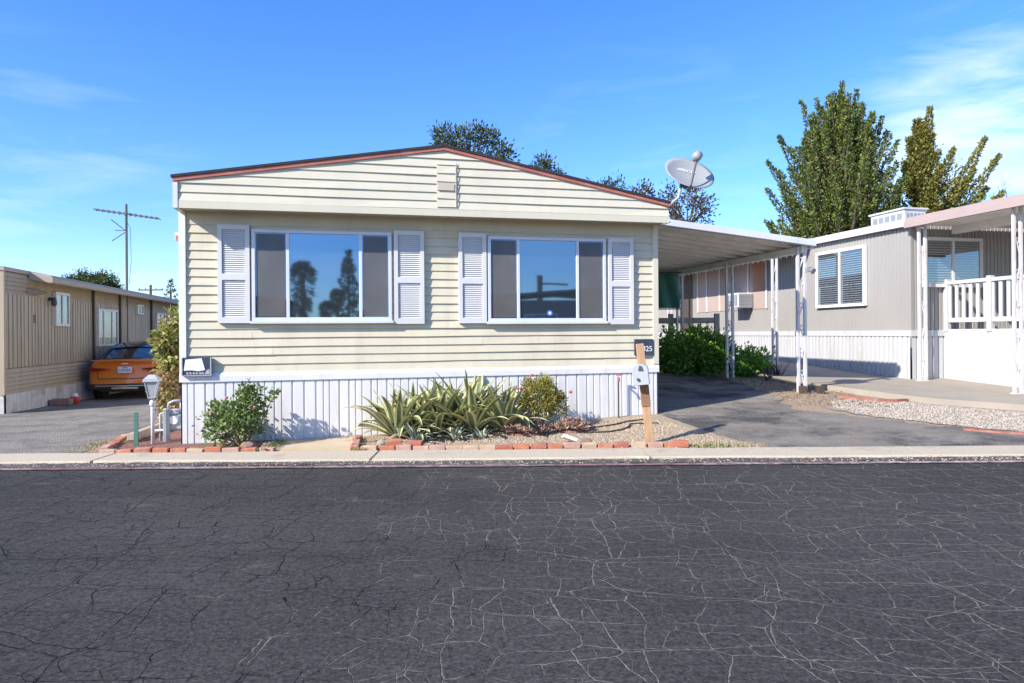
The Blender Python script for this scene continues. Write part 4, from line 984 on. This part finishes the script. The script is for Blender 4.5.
def utility_pole(label, X, Y, h, name='utility_pole', r=.14, arm_side=False):
    t = thing(name, label, 'pole', (X, Y, G(X, min(Y, 39)) if Y > 0 else 0)); MB().tube([(0, 0, -.2), (0, 0, h)], [r, r*.8], 9).build('pole', 'pole_wood', t)
    if arm_side: q = MB(); q.box(.1, 2.2, -.05, .05, h-.62, h-.5); q.build('crossarm', 'pole_wood', t); return
    for z in (h-.55, h-1.3): MB().box(-1.2, 1.2, -.06, .06, z, z+.12).build('crossarm', 'pole_wood', t)
    q = MB()
    for x in (-1.1, -.5, .5, 1.1): q.lathe([(.03, 0), (.06, .06), (.04, .16)], (x, 0, h-.43), 7)
    q.build('insulator', 'grey_metal', t)
utility_pole('far wooden utility pole with two crossarms above the tan roof', at(151, 66), 66, 6.6)

# ------------------------------------------------------------------ small things by the street
def lamp(X, Y):
    z = G(X, Y)+.01; t = thing('garden_lamp', 'short white garden lamp post with tapered lantern', 'lamp', (X, Y, z), TH); t.scale = (.8, .8, 1)
    q = MB(); q.lathe([(.028, -.05), (.028, .52), (.022, .53), (.022, .60)], n=10); q.lathe([(.03, .48), (.045, .5), (.045, .54), (.03, .56)], n=10); q.build('post', 'iron_white', t, True)
    def frus(z0, r0, z1, r1, mi=0, mb=None): mb.add([(sx*r0, sy*r0, z0) for sx, sy in ((-1,-1),(1,-1),(1,1),(-1,1))]+[(sx*r1, sy*r1, z1) for sx, sy in ((-1,-1),(1,-1),(1,1),(-1,1))], [(0,3,2,1),(4,5,6,7),(0,1,5,4),(1,2,6,5),(2,3,7,6),(3,0,4,7)], mi)
    q = MB(); frus(.605, .048, .80, .088, 0, q); q.build('lantern', 'lantern_glass', t)
    q = MB(); frus(.801, .115, .835, .108, 0, q); frus(.836, .10, .885, .045, 0, q); frus(.59, .058, .604, .058, 0, q)
    for sx, sy in ((-1,-1),(1,-1),(1,1),(-1,1)): q.tube([(sx*.05, sy*.05, .604), (sx*.091, sy*.091, .801)], .008, 5)
    q.build('lantern_frame', 'light_grey_metal', t)
lamp(-4.585, 8.66)
t = thing('metal_stake', 'green metal stake beside the brick border', 'stake', (-4.68, 8.45, G(-4.68, 8.45)))
q = MB(); q.box(-.026, .026, -.006, .006, -.1, .44); q.box(-.006, .006, .006, .03, -.1, .44); q.build('stake', 'green_post', t)
t = thing('meter_post', 'thick grey post standing beside the gas meter', 'post', (-4.50, 8.84, G(-4.5, 8.84)))
q = MB(); q.tube([(0, 0, -.05), (0, 0, .43)], .042, 10); q.tube([(0, 0, .43), (0, 0, .45)], [.047, .03], 10); q.build('post', 'grey_metal', t)
t = thing('gas_meter', 'pale grey gas meter on pipes by the home corner', 'gas meter', (-4.44, 8.95, G(-4.44, 8.95)), TH)
q = MB(); q.box(-.11, .11, -.08, .08, .16, .36); q.lathe([(.10, .36), (.09, .41), (.03, .43)], n=12); m_ = q.build('meter_body', 'light_grey_metal', t, bevel=.02)
q = MB(); q.tube([(.0, -.081, .29), (.0, -.1, .29)], .055, 14); q.build('dial', 'paper', m_)
q = MB(); q.tube([(-.08, 0, .42), (-.08, 0, .50), (-.02, 0, .53), (.1, .02, .53)], .018, 8); q.tube([(.07, 0, .40), (.07, 0, .50), (.12, .1, .5)], .018, 8); q.tube([(-.28, -.02, .15), (.16, -.02, .165)], .017, 8); q.tube([(-.18, 0, -.1), (-.18, 0, .36), (-.08, 0, .42)], .018, 8); q.build('pipe', 'light_grey_metal', t, True)
def log(label, a, b, r, m, name='timber'):
    q = MB(); q.obox((Vector(a)+Vector(b))/2, ((Vector(b)-Vector(a)).length, r*2, r*2), Vector((1, 0, 0)).rotation_difference(Vector(b)-Vector(a)).to_matrix()); return tag(q.build(name, m, bevel=.008), label, 'timber')
log('grey weathered timber edging the bed behind the lamp', (-4.92, 8.75, .12), (-5.1, 10.0, .12), .045, 'fence_wood')
# leaning stake with grey box
SXm, SYm = 1.66, 8.22; z0 = G(SXm, SYm)
t = thing('wooden_stake', 'leaning orange brown timber stake in the gravel bed', 'stake', (SXm, SYm, z0), 0)
q = MB(); rot = Matrix.Rotation(R(-5.5), 3, 'Y'); q.obox(rot @ Vector((0, 0, .56)), (.092, .045, 1.34), rot); q.build('stake', 'stake_wood', t, bevel=.004)
q = MB(); q.obox(rot @ Vector((0, -.004, .60)), (.104, .056, .26), rot); q.build('bracket', 'rust_brown', t, bevel=.006)
bx_ = thing('mail_box', 'light grey metal box fixed to the leaning wooden stake', 'box', (SXm-.115, SYm-.095, z0+.735), 0)
bx_.rotation_euler = (0, R(-5.5), R(-14))
q = MB(); pr = [(-.095, 0), (.095, 0), (.095, .20)]+[(.095*math.cos(a), .20+.05*math.sin(a)) for a in [R(x) for x in (30, 60, 90, 120, 150)]]+[(-.095, .20)]; q.prism(pr, 'y', -.07, .058); q.build('shell', 'light_grey_metal', bx_, bevel=.006)
q = MB(); q.lathe([(.018, 0), (.018, .02)], n=10); o = q.build('lock', 'dark_metal', bx_, loc=(-.03, -.07, .07)); o.rotation_euler = (R(90), 0, 0)
MB().prism([(-.02, .175), (.04, .17), (.025, .225), (.0, .235)], 'y', -.082, -.0705).build('flap', 'dark_metal', bx_)
def hose(label, pts, r=.011):
    P = []
    for a, b_ in zip(pts, pts[1:]):
        for k_ in range(6): f_ = k_/6; P.append((a[0]+(b_[0]-a[0])*f_, a[1]+(b_[1]-a[1])*f_))
    P.append(pts[-1]); q = MB(); q.tube([(x, y, G(x, y)+.012+r) for x, y in P], r, 6); return tag(q.build('hose', 'dark_brown', smooth=True), label, 'hose')
hose('dark hose lying on the gravel toward the stake', [(.95, 9.1), (1.15, 9.18), (1.4, 9.32), (1.62, 9.52), (1.85, 9.62)])
hose('dark hose curving beside the other hose on gravel', [(.98, 8.85), (1.25, 8.88), (1.45, 9.0), (1.56, 9.15), (1.62, 9.35), (2.0, 9.36)])
t = thing('water_spigot', 'thin dark standpipe with tap against the white skirting', 'spigot', (*local(HOME, 5.85, -.12), G(*local(HOME, 5.85, -.12))))
q = MB(); q.tube([(0, 0, -.05), (0, 0, .60)], .012, 7); q.build('pipe', 'dark_brown', t); q = MB(); q.tube([(0, 0, .58), (0, -.08, .58), (0, -.09, .54)], .014, 7); q.obox((0, -.03, .63), (.07, .02, .02)); q.build('tap', 'dry_bloom', t)
def stone(label, X, Y, sz, m, rz_=0, tilt=0):
    bm = bmesh.new(); bmesh.ops.create_icosphere(bm, subdivisions=2, radius=.5)
    for v in bm.verts: v.co *= 1+rng.uniform(-.1, .1); v.co.x *= sz[0]; v.co.y *= sz[1]; v.co.z *= sz[2]
    me = bpy.data.meshes.new('stone'); bm.to_mesh(me); bm.free(); me.materials.append(M[m]); o = bpy.data.objects.new('stone', me); COL.objects.link(o)
    o.location = (X, Y, G(X, Y)+sz[2]*.3); o.rotation_euler = (tilt, tilt, rz_); return tag(o, label, 'stone')
q = MB(); q.obox((0, 0, .05), (.19, .13, .04), Matrix.Rotation(.35, 3, 'Y')@Matrix.Rotation(-.3, 3, 'X')); tag(q.build('stone_slab', 'white_stone', bevel=.008, loc=(.70, 8.30, G(.7, 8.3)+.02)), 'white flat slab tipped against the brick border', 'slab')
stone('brown rock beside the tipped white slab', .86, 8.22, (.22, .16, .12), 'brown_rock')
stone('rounded brown stone on the soil below the rose bush', -3.22, 8.3, (.2, .16, .13), 'brown_rock'); stone('second brown stone right of the rose bush stem', -3.0, 8.33, (.17, .14, .10), 'brown_rock', 1)
stone('small grey stone at the left end of the gravel bed', -1.62, 8.4, (.14, .12, .10), 'concrete'); stone('grey brown stone before the leftmost big agave', -1.5, 8.5, (.16, .13, .13), 'brown_rock', .5)
for x, y, l_ in ((5.12, 12.0, 'short dark block at the foot of the front carport post'), (5.45, 12.05, 'dark block on the slab edge right of the front post')):
    q = MB(); q.obox((0, 0, .06), (.12, .12, .14)); tag(q.build('block', 'dark_brown', bevel=.01, loc=(x, y, G(x, y))), l_, 'block')
# bricks of the borders
cname = {'brick_orange': 'orange', 'brick_red': 'dark red', 'brick_tan': 'pale tan', 'brick_pink': 'dusty pink'}
bproto = {m: MB().box(-.098, .098, -.046, .046, -.035, .035).build('brick', m, bevel=.008) for m in cname}
used = set()
def brick(X, Y, rz_, m, where, lift=0, tilt=0, solo=None):
    o = bproto[m] if m not in used else bproto[m].copy()
    if m in used: COL.objects.link(o)
    used.add(m); o.location = (X+rng.uniform(-.01, .01), Y+rng.uniform(-.015, .015), G(X, Y)+.032+lift+rng.uniform(-.012, .01)); o.rotation_euler = (rng.uniform(-.09, .09)+tilt, rng.uniform(-.08, .08), rz_+rng.uniform(-.09, .09))
    s_ = rng.uniform(.86, 1.03); o.scale = (s_, rng.uniform(.92, 1.05), rng.uniform(.9, 1.08))
    tag(o, solo or f'{cname[m]} brick laid in the border {where}', 'brick', 'bricks edging the beds')
seqA = ['brick_pink', 'brick_orange', 'brick_red', 'brick_orange', 'brick_orange', 'brick_tan', 'brick_orange', 'brick_pink', 'brick_orange', 'brick_pink']
for i, m in enumerate(seqA): brick(-4.76+i*.205, 8.0+.006*i, 0, m, 'before the lamp and rose bush')
for i, m in enumerate(['brick_pink', 'brick_orange', 'brick_red', 'brick_orange', 'brick_pink']): brick(-4.90-.07*i, 8.2+i*.215, R(107), m, 'running back along the grey driveway')
seqB = ['brick_tan', 'brick_orange', 'brick_pink', 'brick_pink', 'brick_pink', 'brick_tan', 'brick_tan', 'brick_tan', 'brick_red', 'brick_orange', 'brick_red', 'brick_orange', 'brick_pink', 'brick_tan', 'brick_orange', 'brick_red', 'brick_tan', 'brick_pink', 'brick_orange']
for i, m in enumerate(seqB): brick(-1.68+i*.198, 8.02+.004*i, 0, m, 'between the agaves and the kerb')
for i, m in enumerate(['brick_orange', 'brick_pink', 'brick_orange', 'brick_red']): brick(-1.90-.03*i, 8.16+i*.215, R(97), m, 'along the right side of the sandy pad')
brick(-1.42, 8.07, R(12), 'brick_orange', '', .07, .12, 'bright orange brick lying on top of the agave border')
brick(1.98, 8.06, R(-8), 'brick_orange', '', .03, .1, 'orange brick at the right end of the border near the stake')
brick(-1.15, 8.06, R(-14), 'brick_red', '', .05, .2, 'dark red brick tipped on top of the agave border')

# loose gravel, leaf litter, dry grass
def pebbles(name, label, poly, n, rr, m, off):
    bm = bmesh.new(); bmesh.ops.create_icosphere(bm, subdivisions=1, radius=1); base = np.array([v.co[:] for v in bm.verts]); faces = np.array([[v.index for v in f.verts] for f in bm.faces]); bm.free()
    xs_, ys_ = [p[0] for p in poly], [p[1] for p in poly]; V = []; F = []; k_ = 0
    def inside(x, y):
        c = False
        for (x0, y0), (x1, y1) in zip(poly, poly[1:]+poly[:1]):
            if (y0 > y) != (y1 > y) and x < (x1-x0)*(y-y0)/(y1-y0)+x0: c = not c
        return c
    while k_ < n:
        x, y = rng.uniform(min(xs_), max(xs_)), rng.uniform(min(ys_), max(ys_))
        if not inside(x, y): continue
        s_ = rng.uniform(*rr)*np.array([rng.uniform(.7, 1.3), rng.uniform(.7, 1.3), rng.uniform(.5, .9)])
        V.append(base*s_*(1+rng.uniform(-.15, .15, (len(base), 1)))+np.array([x, y, G(x, y)+off+s_[2]*.3])); F.append(faces+k_*len(base)); k_ += 1
    tag(rough_mesh(name, np.vstack(V), np.vstack(F), [m]), label, 'gravel', None, 'stuff')
leafmat('stone_mix_tan', [(.25, .18, .12), (.40, .32, .22), (.52, .44, .33), (.34, .25, .17)], 0, .9)
leafmat('stone_mix_grey', [(.22, .18, .14), (.34, .295, .24), (.46, .41, .35), (.27, .21, .165)], 0, .9)
pebbles('gravel', 'loose tan pebbles on the bed before the cream home', [(-1.7, 8.1), (2.9, 8.0), (2.6, 8.5), (1.95, 9.9), (.3, 9.4), (-1.8, 8.9)], 6500, (.005, .012), 'stone_mix_tan', .010)
pebbles('gravel', 'loose grey pebbles beside the concrete slab', [(10, 8.4), (7.2, 8.6), (6.3, 9.05), (5.3, 9.9), (5.0, 10.6), (5.3, 11.3), (6.2, 11.6), (7.6, 10.4), (9.2, 9.5)], 9000, (.007, .018), 'stone_mix_grey', .010)
pebbles('gravel', 'scattered grit along the kerb and driveway edge', [(-13, 7.18), (13, 7.18), (13, 7.40), (-13, 7.40)], 3200, (.004, .011), 'stone_mix_tan', .008)
def scatter(name, label, cat, boxes, n, ls, lw, m, grass=False):
    P = []; Dv = []
    for (x0, x1, y0, y1, share) in boxes:
        for _ in range(int(n*share)):
            x, y = rng.uniform(x0, x1), rng.uniform(y0, y1); P.append((x, y, G(x, y)+.02)); a = rng.uniform(0, 6.28); e = rng.uniform(.6, 1.3) if grass else rng.uniform(-.1, .5); Dv.append((math.cos(a)*math.cos(e), math.sin(a)*math.cos(e), math.sin(e)))
    tag(leaves(name, P, Dv, ls, lw, [m]), label, cat, None, 'stuff')
scatter('leaf_litter', 'dry brown leaf litter around the front carport post', 'leaf litter', [(4.5, 6.0, 10.7, 12.6, .7), (4.4, 5.8, 12.6, 14.0, .3)], 900, .04, .02, 'leaf_litter')
leafmat('dry_grass', [(.30, .24, .10), (.42, .33, .15), (.22, .22, .07)], .15)
scatter('grass', 'thin dry grass at the driveway edge and by the stake', 'grass', [(-5.3, -4.94, 8.0, 9.3, .5), (2.0, 3.0, 7.93, 8.15, .3), (-2.98, -2.85, 8.0, 8.6, .1), (-1.9, -1.7, 7.92, 8.0, .1)], 800, .06, .007, 'dry_grass', True)
scatter('weeds', 'small green weeds along the joint of the walkway', 'weeds', [(-3.02, -2.86, 8.0, 8.7, .7), (2.1, 2.7, 7.93, 8.0, .3)], 130, .06, .02, 'leaf_rose', True)

# ------------------------------------------------------------------ across the street (mirrored in the front windows)
def far_home(label, x0, x1, y, z1, zr_):
    # local coordinates of the cream home, y counted towards the street and beyond
    t = thing('mobile_home', label, 'mobile home', (HOME[0], HOME[1], 0), TH)
    q = MB(); q.box(x0, x1, -y-5, -y, 0, z1); q.laps(x0, x1, -y, .5, z1, .2, .015, out=1); q.build('wall', 'wall_far', t)
    q = MB(); q.prism([(x0-.2, z1), ((x0+x1)/2, zr_), (x1+.2, z1), (x1+.2, z1+.1), ((x0+x1)/2, zr_+.1), (x0-.2, z1+.1)], 'y', -y-5.2, -y+.3); q.build('roof', 'roof_far', t)
    for c in ((x0*.7+x1*.3), (x0*.3+x1*.7)):
        q = MB(); q.box(c-.7, c+.7, -y+.016, -y+.05, 1.2, 2.2); f = q.build('window', 'white_frame', t); MB().box(c-.62, c+.62, -y+.0505, -y+.06, 1.28, 2.12).build('pane', 'glass_car', f)
far_home('low dark mobile home across the street, mirrored in the right front window', 6.5, 16.5, 17.5, 2.75, 3.15)
far_home('low dark mobile home across the street, mirrored in the left front window', -8.5, -.9, 23, 2.9, 3.4)
def palm(label, lx, ly, h, cr, group='palms across the street', skirt=1.0):
    X, Y = local(HOME, lx, -ly); t = thing('palm_tree', label, 'palm tree', (X, Y, 0), 0, group)
    MB().tube([(0, 0, -.2), (.1, 0, h*.5), (0, 0, h-.2)], [.32, .24, .2], 9).build('trunk', 'bark', t)
    P = []; Dv = []; mi = []
    for i in range(230):
        a = rng.uniform(0, 6.28); e = rng.uniform(-1.4, 1.3); ln = cr*rng.uniform(.75, 1.0); dr = np.array([math.cos(a)*math.cos(e), math.sin(a)*math.cos(e), math.sin(e)]); c = np.array([0, 0, h-(max(0, -e)*skirt*cr*.9)])
        for k_ in range(14):
            s_ = .5+.5*k_/13; P.append(c+dr*ln*s_*.75+np.array([0, 0, -.2*s_*s_*cr])); Dv.append(dr+rng.normal(size=3)*.45); mi.append(1 if e < -.5 else 0)
    leaves('crown', P, Dv, cr*.42, cr*.06, ['palm_leaf', 'palm_skirt'], t, mi)
palm('tall shaggy fan palm mirrored in the left front window', -3.3, 65, 8.0, 1.5, skirt=2.2)
palm('short slim palm mirrored low in the left window, thicker one', -4.4, 150, 7.5, 2.0)
palm('short slim palm mirrored low in the left window, thin taller one', -2.2, 150, 10.4, 1.9)
Xc, Yc = local(HOME, 1.55, -47)
sh = [((0, 0, .6+i*.27), (math.cos(i*2.4)*(1.9-i*.072), math.sin(i*2.4)*(1.9-i*.072), .8+i*.29)) for i in range(24)]+[((0, 0, 5.6), (0, 0, 8.0))]
tree('conifer_tree', 'dark conical conifer mirrored in the left front window', Xc, Yc, 6.2, sh, 'leaf_dark', .3, .12, 90, .55, .16, group='trees across the street')
Xp, Yp = local(HOME, 14.2, -35); utility_pole('thick wooden pole across the street mirrored in the right window', Xp, Yp, 5.3, r=.24, arm_side=True)

# ------------------------------------------------------------------ light, sky, camera
Ld = Vector((CU-SU*.5, SU+CU*.5, -.73)).normalized()
sun = bpy.data.lights.new('sun', 'SUN'); sun.energy = 4.8; sun.angle = R(.55); sun.color = (1, .94, .86)
so = bpy.data.objects.new('sun', sun); COL.objects.link(so); so.rotation_euler = Ld.to_track_quat('-Z', 'Y').to_euler(); so.location = (-20, -15, 20)
w = bpy.data.worlds.new('World'); sc.world = w; w.use_nodes = True; nt = w.node_tree; bg = nt.nodes['Background']
sky = nt.nodes.new('ShaderNodeTexSky'); sky.sky_type = 'NISHITA'; sky.sun_disc = False
sky.sun_elevation = math.asin(-Ld.z); sky.sun_rotation = math.atan2(-Ld.x, -Ld.y); sky.air_density = 1.0; sky.dust_density = .4; sky.ozone_density = 3.0; sky.altitude = 100
hs = N(nt, 'ShaderNodeHueSaturation', Saturation=1.24, Value=1.08); L(nt, sky.outputs[0], hs.inputs['Color'])
tc = nt.nodes.new('ShaderNodeTexCoord')
nv = nt.nodes.new('ShaderNodeVectorMath'); nv.operation = 'NORMALIZE'; L(nt, tc.outputs['Generated'], nv.inputs[0])
def dirmask(px, py, lo, hi):
    d = Vector(((px-512)/680, 1, (333-py)/680)).normalized(); dt = nt.nodes.new('ShaderNodeVectorMath'); dt.operation = 'DOT_PRODUCT'; L(nt, nv.outputs[0], dt.inputs[0]); dt.inputs[1].default_value = d
    mr = nt.nodes.new('ShaderNodeMapRange'); mr.interpolation_type = 'SMOOTHSTEP'; L(nt, dt.outputs['Value'], mr.inputs[0]); mr.inputs[1].default_value = lo; mr.inputs[2].default_value = hi; return mr.outputs[0]
mp = nt.nodes.new('ShaderNodeMapping'); mp.inputs['Scale'].default_value = (1.6, 1.6, 9); mp.inputs['Rotation'].default_value = (0, R(10), 0); L(nt, nv.outputs[0], mp.inputs[0])
cn = N(nt, 'ShaderNodeTexNoise', Scale=2.6, Detail=8, Roughness=.58, Distortion=.5); L(nt, mp.outputs[0], cn.inputs['Vector'])
right_c = dirmask(1000, 175, .974, .998); left_c = dirmask(20, 225, .965, .997); mid_c = dirmask(640, 235, .955, .995)
sp = nt.nodes.new('ShaderNodeSeparateXYZ'); L(nt, nv.outputs[0], sp.inputs[0])
mask = math_node(nt, 'MAXIMUM', right_c, math_node(nt, 'MULTIPLY', left_c, .38)); mask = math_node(nt, 'MAXIMUM', mask, math_node(nt, 'MULTIPLY', mid_c, .28))
behind = nt.nodes.new('ShaderNodeMapRange'); L(nt, sp.outputs[1], behind.inputs[0]); behind.inputs[1].default_value = -.2; behind.inputs[2].default_value = -.8; behind.inputs[4].default_value = .55
mask = math_node(nt, 'MAXIMUM', mask, behind.outputs[0])
cf = ramp_node(nt, math_node(nt, 'ADD', cn.outputs['Fac'], math_node(nt, 'MULTIPLY', mask, .22)), [(.56, (0, 0, 0)), (.86, (1, 1, 1))])
cf = math_node(nt, 'MULTIPLY', math_node(nt, 'MULTIPLY', cf, mask), .62)
tint = nt.nodes.new('ShaderNodeMix'); tint.data_type = 'RGBA'; tint.blend_type = 'MULTIPLY'; tint.inputs[0].default_value = 1; L(nt, hs.outputs[0], tint.inputs[6]); tint.inputs[7].default_value = (.90, .985, 1.27, 1)
cl = mixc(nt, cf, tint.outputs[2], (6.2, 6.6, 7.4)); L(nt, cl, bg.inputs['Color']); bg.inputs['Strength'].default_value = .125
cam = bpy.data.cameras.new('camera'); cam.sensor_width = 36; cam.lens = 680/1024*36; cam.shift_y = -8.5/1024; cam.clip_end = 2000
co = bpy.data.objects.new('camera', cam); COL.objects.link(co); co.location = (0, 0, 1.42)
co.rotation_euler = (Matrix.Rotation(R(90), 4, 'X') @ Matrix.Rotation(-.0078, 4, 'Z')).to_euler()
sc.camera = co
vs = sc.view_settings; vs.view_transform = 'Standard'; vs.look = 'None'; vs.exposure = .8; vs.gamma = 1; vs.use_curve_mapping = False
sc.render.engine = 'CYCLES'; sc.cycles.max_bounces = 6; sc.cycles.transparent_max_bounces = 8; sc.cycles.use_denoising = True
